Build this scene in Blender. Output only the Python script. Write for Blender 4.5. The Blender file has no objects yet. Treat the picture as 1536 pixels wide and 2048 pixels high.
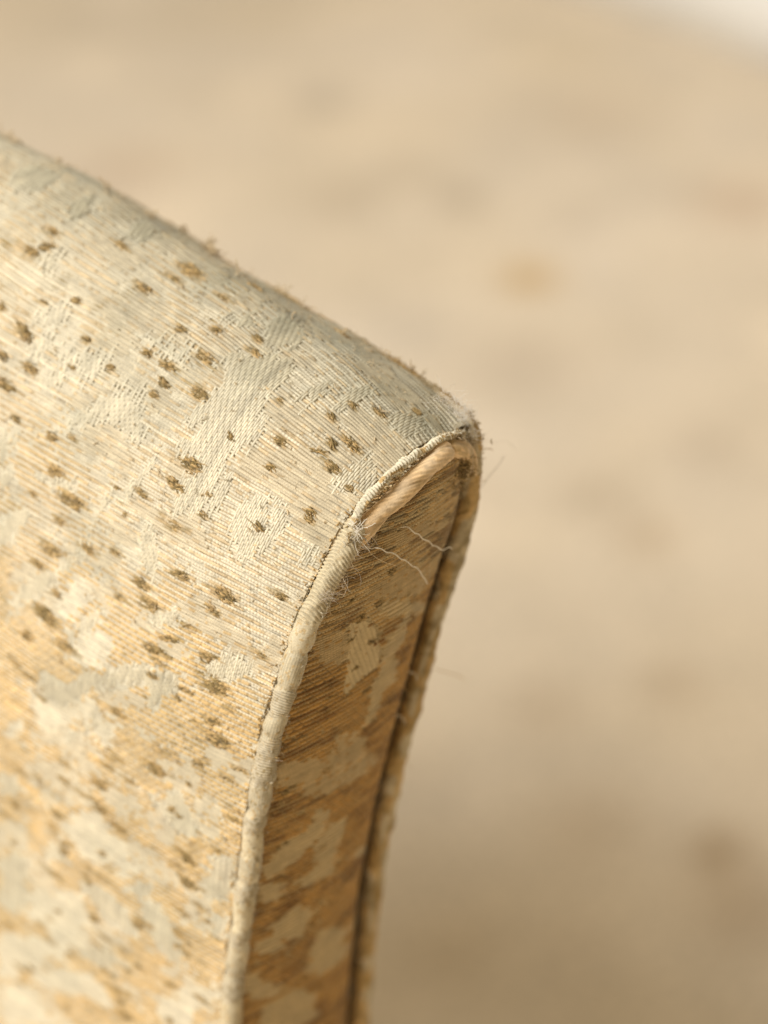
import bpy, math
import numpy as np

sc = bpy.context.scene
rng = np.random.default_rng(7)

# ------------------------------------------------------------------ camera
PITCH = math.radians(30.0)
FOC = 90.0
FPX = FOC / 36.0 * 2048.0            # focal length in photo pixels
DIST = 0.7125                        # camera to the worn corner (m)
F = np.array([0, math.cos(PITCH), -math.sin(PITCH)])
UPV = np.array([0, math.sin(PITCH), math.cos(PITCH)])
RT = np.array([1.0, 0, 0])
CORNER = np.array([0, 0, 0.62])


def ray(x, y):
    return F + RT * (x - 768) / FPX + UPV * (1024 - y) / FPX


CAM = CORNER - DIST * ray(937, 868)
cd = bpy.data.cameras.new('camera')
cam = bpy.data.objects.new('camera', cd)
sc.collection.objects.link(cam)
cam.location = CAM
cam.rotation_euler = (math.pi / 2 - PITCH, 0, 0)
cd.sensor_fit = 'VERTICAL'
cd.sensor_height = 36.0
cd.lens = FOC
cd.clip_start = 0.01
cd.clip_end = 50
cd.dof.use_dof = True
cd.dof.focus_distance = 0.688
cd.dof.aperture_fstop = 5.0
sc.camera = cam

# ------------------------------------------------------------------ light
world = bpy.data.worlds.new('World')
sc.world = world
world.use_nodes = True
bg = world.node_tree.nodes['Background']
bg.inputs[0].default_value = (1.0, 0.78, 0.46, 1)
bg.inputs[1].default_value = 0.39


def area(name, loc, target, size, power, col):
    ld = bpy.data.lights.new(name, 'AREA')
    ld.shape = 'RECTANGLE'
    ld.size, ld.size_y = size
    ld.energy = power
    ld.color = col
    o = bpy.data.objects.new(name, ld)
    sc.collection.objects.link(o)
    o.location = loc
    d = np.array(target) - np.array(loc)
    import mathutils
    o.rotation_euler = mathutils.Vector(d).to_track_quat('-Z', 'Y').to_euler()
    return o


area('window_light', (-2.3, -1.05, 2.75), (0.1, 0.6, 0.3), (1.8, 1.8), 156, (1.0, 0.978, 0.925))
sc.view_settings.view_transform = 'Standard'
sc.view_settings.look = 'None'
sc.view_settings.exposure = 0.0
sc.view_settings.gamma = 1.0

# ------------------------------------------------------------------ helpers
MM = 0.001
ALPHA = math.radians(42.0)
U = np.array([-math.cos(ALPHA), math.sin(ALPHA), 0])
V = np.array([math.sin(ALPHA), math.cos(ALPHA), 0])
Z = np.array([0, 0, 1.0])
LEAN = 0.14
NF = np.cross(Z - LEAN * U, V)
NF /= np.linalg.norm(NF)
if NF @ U > 0:
    NF = -NF                          # points out of the front band


def hit(x, y, off=0.0):
    """pixel -> (v, w) in mm on the plane of the front band moved off mm outwards"""
    d = ray(x, y)
    o = CORNER + NF * off * MM
    t = ((o - CAM) @ NF) / (d @ NF)
    p = CAM + t * d - CORNER
    return np.array([p @ V, p[2]]) * 1e3


def world_of(v, w, u):
    v, w, u = np.broadcast_arrays(v, w, u)
    return (CORNER + (v[..., None] * V + w[..., None] * Z + (u - LEAN * w)[..., None] * U) * MM)


def project(P):
    d = P - CAM
    z = d @ F
    return 768 + FPX * (d @ RT) / z, 1024 - FPX * (d @ UPV) / z, z


def sstep(a, b, x):
    t = np.clip((x - a) / (b - a), 0, 1)
    return t * t * (3 - 2 * t)


def vnoise(x, y, seed=0):
    """smooth value noise in 0..1"""
    r = np.random.default_rng(seed).random((256, 256))
    xi = np.floor(x).astype(int)
    yi = np.floor(y).astype(int)
    fx = x - xi
    fy = y - yi
    fx = fx * fx * (3 - 2 * fx)
    fy = fy * fy * (3 - 2 * fy)
    a = r[xi & 255, yi & 255]
    b = r[(xi + 1) & 255, yi & 255]
    c = r[xi & 255, (yi + 1) & 255]
    d = r[(xi + 1) & 255, (yi + 1) & 255]
    return (a * (1 - fx) + b * fx) * (1 - fy) + (c * (1 - fx) + d * fx) * fy


def fbm(x, y, seed=0, o=3):
    s = 0
    a = 0.5
    for i in range(o):
        s = s + a * vnoise(x * 2 ** i, y * 2 ** i, seed + i)
        a *= 0.5
    return s / (1 - 0.5 ** o)


def smooth_poly(pts, n=600, sig=6):
    """resample a polyline by arc length and soften it"""
    pts = np.array(pts, float)
    d = np.r_[0, np.cumsum(np.linalg.norm(np.diff(pts, axis=0), axis=1))]
    t = np.linspace(0, d[-1], n)
    q = np.stack([np.interp(t, d, pts[:, i]) for i in range(pts.shape[1])], 1)
    k = np.exp(-0.5 * (np.arange(-3 * sig, 3 * sig + 1) / sig) ** 2)
    k /= k.sum()
    out = []
    for i in range(pts.shape[1]):
        c = q[:, i]
        pre = 2 * c[0] - c[1:3 * sig + 1][::-1]
        post = 2 * c[-1] - c[-3 * sig - 1:-1][::-1]
        out.append(np.convolve(np.r_[pre, c, post], k, 'valid'))
    return np.stack(out, 1)


def make_mesh(name, verts, faces, col=None, mat=None, parent=None, smooth=True):
    me = bpy.data.meshes.new(name)
    verts = np.asarray(verts, np.float32)
    faces = np.asarray(faces, np.int32)
    nv, nf, k = len(verts), len(faces), faces.shape[1]
    me.vertices.add(nv)
    me.vertices.foreach_set('co', verts.ravel())
    me.loops.add(nf * k)
    me.loops.foreach_set('vertex_index', faces.ravel())
    me.polygons.add(nf)
    me.polygons.foreach_set('loop_start', np.arange(0, nf * k, k, dtype=np.int32))
    if smooth:
        me.polygons.foreach_set('use_smooth', np.ones(nf, bool))
    me.update(calc_edges=True)
    if col is not None:
        a = me.color_attributes.new('Col', 'FLOAT_COLOR', 'POINT')
        a.data.foreach_set('color', np.asarray(col, np.float32).ravel())
    o = bpy.data.objects.new(name, me)
    sc.collection.objects.link(o)
    if mat:
        me.materials.append(mat)
    if parent is not None:
        o.parent = parent
    return o


def grid_faces(n, m, wrap=False, base=0, keep=None):
    """quads of an n x m vertex grid"""
    idx = np.arange(n * m).reshape(n, m) + base
    if wrap:
        idx = np.concatenate([idx, idx[:, :1]], 1)
    f = np.stack([idx[:-1, :-1], idx[1:, :-1], idx[1:, 1:], idx[:-1, 1:]], -1)
    if keep is not None:
        return f[keep]
    return f.reshape(-1, 4)


def frame_of(P):
    T = np.gradient(P, axis=0)
    T /= np.linalg.norm(T, axis=1, keepdims=True) + 1e-12
    return T


def sweep(P, ref, rad, sides, base=0, closed=True):
    """tube round polyline P (n,3); rad (n,) or (n,sides); ref: reference direction(s)"""
    T = frame_of(P)
    ref = np.broadcast_to(ref, P.shape)
    e1 = ref - (ref * T).sum(1, keepdims=True) * T
    e1 /= np.linalg.norm(e1, axis=1, keepdims=True) + 1e-12
    e2 = np.cross(T, e1)
    ph = np.linspace(0, 2 * math.pi, sides, endpoint=False)
    rad = np.asarray(rad)
    if rad.ndim == 1:
        rad = rad[:, None]
    R = P[:, None, :] + rad[..., None] * (np.cos(ph)[None, :, None] * e1[:, None] + np.sin(ph)[None, :, None] * e2[:, None])
    return R.reshape(-1, 3), grid_faces(len(P), sides, wrap=True, base=base)


class Strands:
    """many thin fibres in one mesh"""
    def __init__(self):
        self.v, self.f, self.c, self.n = [], [], [], 0

    def add(self, P, r, col, sides=4, taper=True):
        P = np.asarray(P, float)
        n = len(P)
        rad = np.full(n, r)
        if taper:
            rad = rad * np.minimum(1, np.minimum(np.arange(n) + .6, (n - np.arange(n)) - .4) / 2)
        ref = np.array([0.31, 0.52, 0.79]) + 0.01 * rng.normal(size=3)
        v, f = sweep(P, ref, rad, sides, self.n)
        self.v.append(v)
        self.f.append(f)
        c = np.ones((len(v), 4))
        c[:, :3] = np.asarray(col)[..., :3] if np.ndim(col) == 1 else np.repeat(np.asarray(col), sides, 0)[:, :3]
        c[:, 3] = 0.2
        self.c.append(c)
        self.n += len(v)

    def build(self, name, mat, parent=None, kind='stuff'):
        o = make_mesh(name, np.concatenate(self.v), np.concatenate(self.f), np.concatenate(self.c), mat, parent)
        if kind:
            o['kind'] = kind
        return o


# ------------------------------------------------------------------ materials
def yarn_material(name, bump=0.25, rough=(0.72, 0.40), scale=2600, sheen=0.25, var=0.22):
    m = bpy.data.materials.new(name)
    m.use_nodes = True
    nt = m.node_tree
    N, L = nt.nodes, nt.links
    b = N['Principled BSDF']
    at = N.new('ShaderNodeAttribute')
    at.attribute_name = 'Col'
    tc = N.new('ShaderNodeTexCoord')
    nz = N.new('ShaderNodeTexNoise')
    nz.inputs['Scale'].default_value = scale
    nz.inputs['Detail'].default_value = 3
    L.new(tc.outputs['Object'], nz.inputs['Vector'])
    n2 = N.new('ShaderNodeTexNoise')
    n2.inputs['Scale'].default_value = 260
    n2.inputs['Detail'].default_value = 4
    L.new(tc.outputs['Object'], n2.inputs['Vector'])
    mr = N.new('ShaderNodeMapRange')
    mr.inputs[1].default_value = 0.25
    mr.inputs[2].default_value = 0.75
    mr.inputs[3].default_value = 1 - var
    mr.inputs[4].default_value = 1 + var
    L.new(nz.outputs['Fac'], mr.inputs[0])
    mr2 = N.new('ShaderNodeMapRange')
    mr2.inputs[1].default_value = 0.3
    mr2.inputs[2].default_value = 0.7
    mr2.inputs[3].default_value = 0.88
    mr2.inputs[4].default_value = 1.1
    L.new(n2.outputs['Fac'], mr2.inputs[0])
    mu = N.new('ShaderNodeMath')
    mu.operation = 'MULTIPLY'
    L.new(mr.outputs[0], mu.inputs[0])
    L.new(mr2.outputs[0], mu.inputs[1])
    vm = N.new('ShaderNodeVectorMath')
    vm.operation = 'SCALE'
    L.new(at.outputs['Color'], vm.inputs[0])
    L.new(mu.outputs[0], vm.inputs['Scale'])
    L.new(vm.outputs[0], b.inputs['Base Color'])
    rr = N.new('ShaderNodeMapRange')
    rr.inputs[3].default_value = rough[0]
    rr.inputs[4].default_value = rough[1]
    L.new(at.outputs['Alpha'], rr.inputs[0])
    L.new(rr.outputs[0], b.inputs['Roughness'])
    b.inputs['Specular IOR Level'].default_value = 0.35
    b.inputs['Sheen Weight'].default_value = sheen
    b.inputs['Sheen Roughness'].default_value = 0.4
    bp = N.new('ShaderNodeBump')
    bp.inputs['Strength'].default_value = bump
    bp.inputs['Distance'].default_value = 0.0002
    L.new(nz.outputs['Fac'], bp.inputs['Height'])
    L.new(bp.outputs[0], b.inputs['Normal'])
    return m


def plain_material(name, col, rough=0.8, nscale=60, amp=0.1, bump=0.0, bscale=400):
    m = bpy.data.materials.new(name)
    m.use_nodes = True
    nt = m.node_tree
    N, L = nt.nodes, nt.links
    b = N['Principled BSDF']
    tc = N.new('ShaderNodeTexCoord')
    nz = N.new('ShaderNodeTexNoise')
    nz.inputs['Scale'].default_value = nscale
    nz.inputs['Detail'].default_value = 5
    L.new(tc.outputs['Object'], nz.inputs['Vector'])
    cr = N.new('ShaderNodeValToRGB')
    c = np.array(col)
    cr.color_ramp.elements[0].position = 0.3
    cr.color_ramp.elements[1].position = 0.7
    cr.color_ramp.elements[0].color = (*(c * (1 - amp)), 1)
    cr.color_ramp.elements[1].color = (*(c * (1 + amp)), 1)
    L.new(nz.outputs['Fac'], cr.inputs[0])
    L.new(cr.outputs[0], b.inputs['Base Color'])
    b.inputs['Roughness'].default_value = rough
    if bump:
        n2 = N.new('ShaderNodeTexNoise')
        n2.inputs['Scale'].default_value = bscale
        L.new(tc.outputs['Object'], n2.inputs['Vector'])
        bp = N.new('ShaderNodeBump')
        bp.inputs['Strength'].default_value = bump
        bp.inputs['Distance'].default_value = 0.004
        L.new(n2.outputs['Fac'], bp.inputs['Height'])
        L.new(bp.outputs[0], b.inputs['Normal'])
    return m


M_YARN = yarn_material('brocade_yarn')
M_CORD = yarn_material('twisted_cord', bump=0.35, rough=(0.8, 0.6), scale=1500, sheen=0.3, var=0.12)
M_FUZZ = yarn_material('loose_fibre', bump=0.0, rough=(0.6, 0.5), sheen=0.1, var=0.05)
M_LINING = plain_material('woven_backing', (0.58, 0.48, 0.32), 0.9, 900, 0.25, 0.4, 1500)
M_WALL = plain_material('white_wall', (0.93, 0.94, 0.95), 0.7, 3, 0.02)

GOLD = np.array([0.635, 0.435, 0.19])
GOLDPALE = np.array([0.665, 0.525, 0.33])
CREAM = np.array([0.69, 0.615, 0.465])
SILVER = np.array([0.715, 0.648, 0.495])
RIB = np.array([0.60, 0.515, 0.365])
BROWN = np.array([0.195, 0.137, 0.05])

# ------------------------------------------------------------------ the place round the chair
def floor_pt(x, y):
    d = ray(x, y)
    return CAM + d * (-CAM[2] / d[2])


gx = np.arange(-2.2, 3.4, 0.02)
gy = np.arange(-1.2, 4.6, 0.02)
GX, GY = np.meshgrid(gx, gy, indexing='ij')
base_c = np.array([0.76, 0.66, 0.53])
nA = fbm(GX * 3.1 + 20, GY * 3.1 + 20, 11, 4)
nB = fbm(GX * 9 + 50, GY * 9 + 50, 21, 3)
nC = fbm(GX * 6 + 90, GY * 6 + 10, 31, 3)
val = 1 + 0.12 * (nA - 0.5) + 0.26 * (nB - 0.5) + 0.10 * (fbm(GX * 22 + 3, GY * 22 + 8, 25, 2) - .5)
cc = base_c[None, None] * val[..., None]
warm = np.clip((nC - 0.5) * 2.2, -1, 1)[..., None]
cc = cc * (1 + warm * np.array([0.015, -0.005, -0.06]))
spots = [(1060, 548, .020, (0.56, 0.36, 0.13), .9), (930, 392, .020, (0.36, 0.29, 0.20), .5), (640, 195, .03, (0.36, 0.31, 0.25), .5),
         (1440, 1690, .016, (0.32, 0.2, 0.08), .6), (1300, 1065, .018, (0.42, 0.29, 0.17), .45), (1345, 1360, .020, (0.42, 0.29, 0.16), .35),
         (900, 1890, .022, (0.5, 0.38, 0.24), .25), (1090, 1400, .024, (0.42, 0.3, 0.18), .32), (1480, 400, .04, (0.50, 0.33, 0.22), .4),
         (250, 335, .05, (0.5, 0.36, 0.26), .35), (1180, 1640, .03, (0.4, 0.28, 0.16), .3), (1200, 980, .03, (0.40, 0.31, 0.21), .35),
         (700, 395, .03, (0.40, 0.31, 0.21), .3), (1060, 720, .04, (0.42, 0.33, 0.26), .3), (1420, 880, .03, (0.38, 0.30, 0.22), .35),
         (1490, 1800, .03, (0.36, 0.24, 0.13), .4), (820, 330, .03, (0.40, 0.33, 0.25), .3), (1180, 220, .05, (0.48, 0.36, 0.24), .3)]
for x, y, r, c, a in spots:
    p = floor_pt(x, y)
    d = np.hypot(GX - p[0], (GY - p[1]) * 0.8) / r
    k = (a * np.exp(-d * d * 0.8))[..., None]
    cc = cc * (1 - k) + np.array(c) * k
for i in range(90):
    px, py, r = rng.uniform(-1.2, 2.6), rng.uniform(-.6, 3.6), rng.uniform(.012, .035)
    d2 = ((GX - px) ** 2 + (GY - py) ** 2) / r ** 2
    k = (rng.uniform(.05, .16) * np.exp(-d2))[..., None]
    cc = cc * (1 - k) + np.array([0.30, 0.2, 0.11]) * k
hz = 0.004 * (fbm(GX * 40 + 5, GY * 40 + 7, 41, 2) - 0.5)
cv = np.stack([GX, GY, hz - 0.004], -1).reshape(-1, 3)
ca = np.concatenate([cc.reshape(-1, 3), np.zeros((cv.shape[0], 1))], 1)
M_CARPET = yarn_material('wool_carpet', bump=0.6, rough=(0.95, 0.9), scale=180, sheen=0.0, var=0.18)
carpet = make_mesh('carpet', cv, grid_faces(len(gx), len(gy)), ca, M_CARPET)
carpet['kind'] = 'structure'

# white wall beyond the carpet
p0, p1 = floor_pt(1205, 0), floor_pt(1536, 118)
wd = (p1 - p0) / np.linalg.norm(p1 - p0)
wn = np.array([-wd[1], wd[0], 0])
if wn @ (p0 - CAM) < 0:
    wn = -wn
a0, a1 = p0 - wd * 0.45, p0 + wd * 1.8


def box_from(a, b, n, thick, z0, z1, name, mat, parent=None):
    pts = []
    for q in (a, b, b + n * thick, a + n * thick):
        pts.append((q[0], q[1], z0))
    for q in (a, b, b + n * thick, a + n * thick):
        pts.append((q[0], q[1], z1))
    return make_mesh(name, pts, [(0, 1, 5, 4), (1, 2, 6, 5), (2, 3, 7, 6), (3, 0, 4, 7), (4, 5, 6, 7), (3, 2, 1, 0)], None, mat, parent, False)


wall = box_from(a0 + wn * .012, a1 + wn * .012, wn, 0.1, -0.02, 2.3, 'wall', M_WALL)
wall['kind'] = 'structure'
sk = box_from(a0, a1, wn, 0.0115, -0.015, 0.11, 'skirting_board', M_WALL, wall)

# ------------------------------------------------------------------ chair: the shape
chair = bpy.data.objects.new('upholstered_chair', None)
sc.collection.objects.link(chair)
chair['label'] = 'worn cream and gold brocade upholstered chair with torn piping at its corner'
chair['category'] = 'chair'

inner_px = [(937, 868), (900, 880), (860, 900), (800, 945), (745, 1000), (708, 1055), (679, 1105), (644, 1170), (611, 1250), (582, 1328),
            (558, 1406), (537, 1484), (520, 1562), (509, 1640), (497, 1719), (482, 1836), (465, 1953), (460, 2031)]
outer_px = [(946, 965), (940, 1031), (915, 1125), (880, 1230), (866, 1280), (832, 1406), (790, 1562), (760, 1719), (740, 1875), (727, 2031)]
inner_vw = [hit(*p) for p in inner_px]
outer_vw = [hit(*p) for p in outer_px]
# run both on down to the floor, out of the frame
FLOORW = -(CORNER[2] * 1e3) + 1.0
iv = inner_vw[-1]
inner_vw += [iv + (-1, -60), np.array([iv[0] - 2, -400]), np.array([iv[0] - 2, FLOORW])]
ov = outer_vw[-1]
outer_vw += [ov + (1, -60), np.array([ov[0] + 2, -400]), np.array([ov[0] + 2, FLOORW])]

prof = smooth_poly(inner_vw, 2400, 22)
prof -= prof[0]
# short continuation over the top to the outer seam
ext = np.array([(6.6, -9.5), (6.2, -6.2), (5.3, -3.3), (3.7, -1.3), (1.9, -0.25), (0.45, 0.0)])
pf = np.concatenate([smooth_poly(np.r_[ext, prof[:1]], 60, 3)[:-1], prof])
S_ = np.r_[0, np.cumsum(np.linalg.norm(np.diff(pf, axis=0), axis=1))]
S0 = S_[59]
S_ = S_ - S0                                     # s = 0 at the corner, grows downwards
tn = np.gradient(pf, axis=0)
k = np.ones(41) / 41
tn = np.stack([np.convolve(np.pad(tn[:, i], 20, 'edge'), k, 'valid') for i in (0, 1)], 1)
tn /= np.linalg.norm(tn, axis=1, keepdims=True)
nr = np.stack([tn[:, 1], -tn[:, 0]], 1)          # outward normal (up at the top, -v on the side)
if nr[700, 0] > 0:
    nr = -nr
SMAX = S_[-1]


def surf(s, u):
    """main panel: s down the seam, u back along the chair (mm) -> world"""
    v = np.interp(s, S_, pf[:, 0])
    w = np.interp(s, S_, pf[:, 1])
    nv = np.interp(s, S_, nr[:, 0])
    nw = np.interp(s, S_, nr[:, 1])
    A = np.interp(s, [-14, -4, 4, 16, 34, 70, 120, 200, 320], [2, 5.5, 11, 21, 25, 20, 14, 10, 8])
    lam = np.interp(s, [-14, 0, 12, 40, 100], [15, 18, 34, 52, 60])
    g = 1 - np.exp(-u / lam)
    # soft cushion waviness
    wv = 1.7 * (fbm(s / 30.0 + 40, u / 34.0 + 40, 5, 2) - 0.5) * (1 - np.exp(-u / 12.0)) * 2
    # cloth puckers along the seam
    wv = wv + 0.9 * (vnoise(s / 5.5 + 3, u / 16.0 + 5, 6) - 0.5) * np.exp(-u / 9.0) * (1 - np.exp(-u / 1.5)) * 2
    d = A * g + wv + 4.2 * np.exp(-((u - 158) / 52.0) ** 2) * np.interp(s, [-14, 0, 30, 80], [.6, 1, 1, 0])
    lift = 0.121 * u * np.interp(s, [260, 560], [1.0, 0.0])       # the top rail climbs towards the back
    return world_of(v + nv * d, w + nw * d + lift, u)


def surf_frame(s, u, e=0.4):
    P = surf(s, u)
    Ts = surf(s + e, u) - surf(s - e, u)
    Tu = surf(s, u + e) - surf(s, u - e)
    Ts /= np.linalg.norm(Ts, axis=-1, keepdims=True)
    Tu /= np.linalg.norm(Tu, axis=-1, keepdims=True)
    n = np.cross(Ts, Tu)
    n /= np.linalg.norm(n, axis=-1, keepdims=True)
    if (n.reshape(-1, 3) @ np.array([-.6, -.6, .4])).mean() < 0:
        n = -n
    return P, Ts, Tu, n


# front band
ow = np.array([p[1] for p in outer_vw])
ovv = np.array([p[0] for p in outer_vw])
o_ord = np.argsort(ow)
OW = np.r_[ow[o_ord], -6, -1.0, 1.5]
OV = np.r_[ovv[o_ord], 4.0, 2.0, -1.0]
it = np.where(np.diff(prof[:, 1]) < 0)[0][0]
imax = np.argmax(prof[:, 1])
IW = prof[imax:, 1][::-1]
IV = prof[imax:, 0][::-1]
WTOP = prof[imax, 1]


def band(a, w):
    """front band: a 0..1 from inner to outer seam, w height (mm)"""
    vi = np.interp(w, IW, IV)
    vo = np.interp(w, OW, OV) - 2.6 - 3.6 * sstep(-14, -40, w)
    vo = np.maximum(vo, vi + .5)
    v = vi + (vo - vi) * a
    wid = vo - vi
    dist_o = (1 - a) * wid
    dist_i = a * wid
    k = np.clip(wid / 40.0, 0, 1)
    bulge = 5.0 * k * (1 - (2 * a - 1) ** 2) - 6.5 * np.exp(-dist_o / 2.6) * k - (2.2 + 3.6 * sstep(-34, -18, w)) * np.exp(-dist_i / (3.0 + 3.5 * sstep(-34, -18, w))) * np.clip(wid / 14.0, 0, 1)
    bulge = bulge + 1.2 * k * (fbm(a * 3 + 9, w / 26.0 + 60, 8, 2) - .5)
    dw = 2.5 * np.sin(math.pi * a) * k                  # rows sag a little
    P = world_of(v, w + dw, np.zeros_like(v))
    return P + NF * (bulge * MM)[..., None]


def band_frame(a, w, e=0.4):
    P = band(a, w)
    ea = 0.008
    Ta = band(np.clip(a + ea, 0, 1), w) - band(np.clip(a - ea, 0, 1), w)
    Tw = band(a, w - e) - band(a, w + e)
    Ta /= np.linalg.norm(Ta, axis=-1, keepdims=True) + 1e-12
    Tw /= np.linalg.norm(Tw, axis=-1, keepdims=True) + 1e-12
    n = np.cross(Ta, Tw)
    n /= np.linalg.norm(n, axis=-1, keepdims=True) + 1e-12
    if (n.reshape(-1, 3) @ NF).mean() < 0:
        n = -n
    return P, Tw, Ta, n


# pixel -> panel coordinates
def lookup_table(fn, A, B):
    P = fn(A, B)
    x, y, z = project(P)
    return x, y, z


gs, gu = np.meshgrid(np.arange(-8, 330, 1.0), np.arange(0, 260, 1.0), indexing='ij')
LX, LY, LZ = lookup_table(surf, gs, gu)
ga, gw = np.meshgrid(np.linspace(0, 1, 60), np.arange(WTOP, -300, -1.0), indexing='ij')
BX, BY, BZ = lookup_table(band, ga, gw)


def px_main(x, y):
    d = (LX - x) ** 2 + (LY - y) ** 2
    near = d < max(60.0, d.min() * 1.5 + 1)
    i = np.argmin(np.where(near, LZ * 1e3 + d * 0.05, 1e9))
    i = np.unravel_index(i, d.shape)
    return gs[i], gu[i]


def px_band(x, y):
    d = (BX - x) ** 2 + (BY - y) ** 2
    i = np.unravel_index(np.argmin(d), d.shape)
    return ga[i], gw[i]


def in_poly(px, py, poly):
    poly = np.asarray(poly, float)
    ins = np.zeros(px.shape, bool)
    x0, y0 = poly[:, 0].min() , poly[:, 1].min()
    x1, y1 = poly[:, 0].max(), poly[:, 1].max()
    sel = (px >= x0) & (px <= x1) & (py >= y0) & (py <= y1)
    if not sel.any():
        return ins
    qx, qy = px[sel], py[sel]
    r = np.zeros(qx.shape, bool)
    j = len(poly) - 1
    for i in range(len(poly)):
        xi, yi = poly[i]
        xj, yj = poly[j]
        c = ((yi > qy) != (yj > qy)) & (qx < (xj - xi) * (qy - yi) / (yj - yi + 1e-12) + xi)
        r ^= c
        j = i
    ins[sel] = r
    return ins

# ------------------------------------------------------------------ the brocade pattern (outlines read off the photograph)
def zp(ox, oy, k, pts):
    return [(ox + x / k, oy + y / k) for x, y in pts]


MAIN_S, MAIN_W, MAIN_R = [], [], []


def addp(ox, oy, k, **kw):
    for key, lst in kw.items():
        tgt = {'S': MAIN_S, 'W': MAIN_W, 'R': MAIN_R}[key]
        for p in lst:
            tgt.append([px_main(*q) for q in zp(ox, oy, k, p)])


K3 = 3.072
addp(0, 500, K3,
     W=[[(0, 90), (120, 60), (330, 200), (400, 240), (200, 240), (0, 200)], [(0, 240), (60, 230), (130, 330), (90, 400), (0, 380)],
        [(110, 250), (230, 280), (260, 350), (200, 370), (130, 320)]],
     S=[[(200, 400), (300, 370), (430, 330), (430, 400), (330, 470), (230, 490)], [(130, 610), (230, 560), (340, 500), (320, 570), (250, 620), (180, 650)],
        [(330, 620), (430, 590), (440, 660), (370, 680), (320, 660)], [(190, 660), (300, 640), (290, 690), (210, 700)],
        [(480, 640), (660, 640), (650, 720), (540, 800), (480, 740)], [(290, 750), (420, 700), (440, 770), (290, 860)],
        [(380, 1120), (480, 1040), (600, 930), (720, 870), (860, 900), (850, 970), (870, 1060), (870, 1200), (780, 1180), (700, 1080), (600, 1060), (480, 1100)],
        [(830, 520), (1000, 560), (1180, 620), (1160, 700), (1040, 640), (900, 600)],
        [(1130, 1250), (1300, 1150), (1440, 1060), (1536, 1010), (1536, 1060), (1400, 1180), (1280, 1290), (1260, 1330)],
        [(930, 1300), (960, 1320), (830, 1470), (780, 1536), (730, 1536), (800, 1440)], [(280, 1130), (360, 1110), (330, 1150), (290, 1170)],
        [(0, 1150), (110, 1100), (120, 1160), (60, 1230), (0, 1300)], [(200, 1390), (340, 1400), (470, 1420), (430, 1480), (340, 1450), (260, 1440)],
        [(0, 1360), (90, 1330), (60, 1420), (0, 1500)]],
     R=[[(500, 1140), (640, 1080), (740, 1130), (740, 1230), (640, 1280), (450, 1220)],
        [(500, 300), (620, 280), (800, 350), (860, 420), (820, 560), (700, 620), (560, 560), (640, 440)]])
addp(0, 1000, K3,
     S=[[(640, 0), (690, 0), (600, 130), (520, 250), (480, 330), (430, 420), (350, 440), (440, 330), (500, 220)],
        [(850, 130), (950, 160), (940, 260), (970, 320), (960, 440), (940, 520), (910, 440), (870, 420), (870, 320), (880, 220)],
        [(0, 130), (150, 50), (160, 110), (110, 240), (0, 250)], [(120, 520), (180, 470), (340, 450), (320, 510), (220, 600), (110, 680), (30, 740), (100, 600)],
        [(530, 700), (620, 640), (600, 740), (520, 820), (420, 870), (390, 840), (480, 760)],
        [(270, 1080), (330, 1060), (440, 1130), (520, 1020), (540, 1070), (720, 1040), (900, 1020), (880, 1120), (740, 1150), (540, 1150), (510, 1220), (400, 1260), (320, 1220), (230, 1150)],
        [(390, 1450), (520, 1360), (590, 1300), (590, 1400), (480, 1480), (420, 1510)], [(920, 1120), (1000, 1060), (1080, 1100), (1080, 1180), (980, 1240), (910, 1290)],
        [(920, 700), (1050, 680), (1110, 740), (1020, 780), (930, 770)], [(1280, 1030), (1390, 950), (1500, 960), (1536, 1000), (1536, 1090), (1400, 1100), (1270, 1080)],
        [(1060, 30), (1100, 0), (1200, 0), (1180, 90), (1060, 110)], [(70, 1380), (150, 1350), (130, 1480), (70, 1450)]],
     W=[[(740, 260), (880, 310), (860, 390), (740, 340)], [(390, 550), (480, 500), (540, 530), (520, 620), (440, 720), (370, 730), (360, 640)],
        [(480, 880), (600, 800), (680, 840), (670, 960), (610, 1010), (500, 1000), (440, 960)],
        [(180, 1150), (300, 1210), (400, 1280), (560, 1240), (600, 1290), (430, 1370), (300, 1420), (230, 1320)],
        [(590, 1370), (720, 1330), (720, 1430), (640, 1500), (580, 1480)]],
     R=[[(590, 1180), (720, 1150), (870, 1230), (880, 1290), (740, 1270), (640, 1230)], [(960, 820), (1080, 850), (1200, 940), (1180, 980), (1040, 930), (970, 880)],
        [(1110, 660), (1260, 640), (1380, 760), (1500, 830), (1500, 900), (1330, 850), (1180, 760)]])
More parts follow.
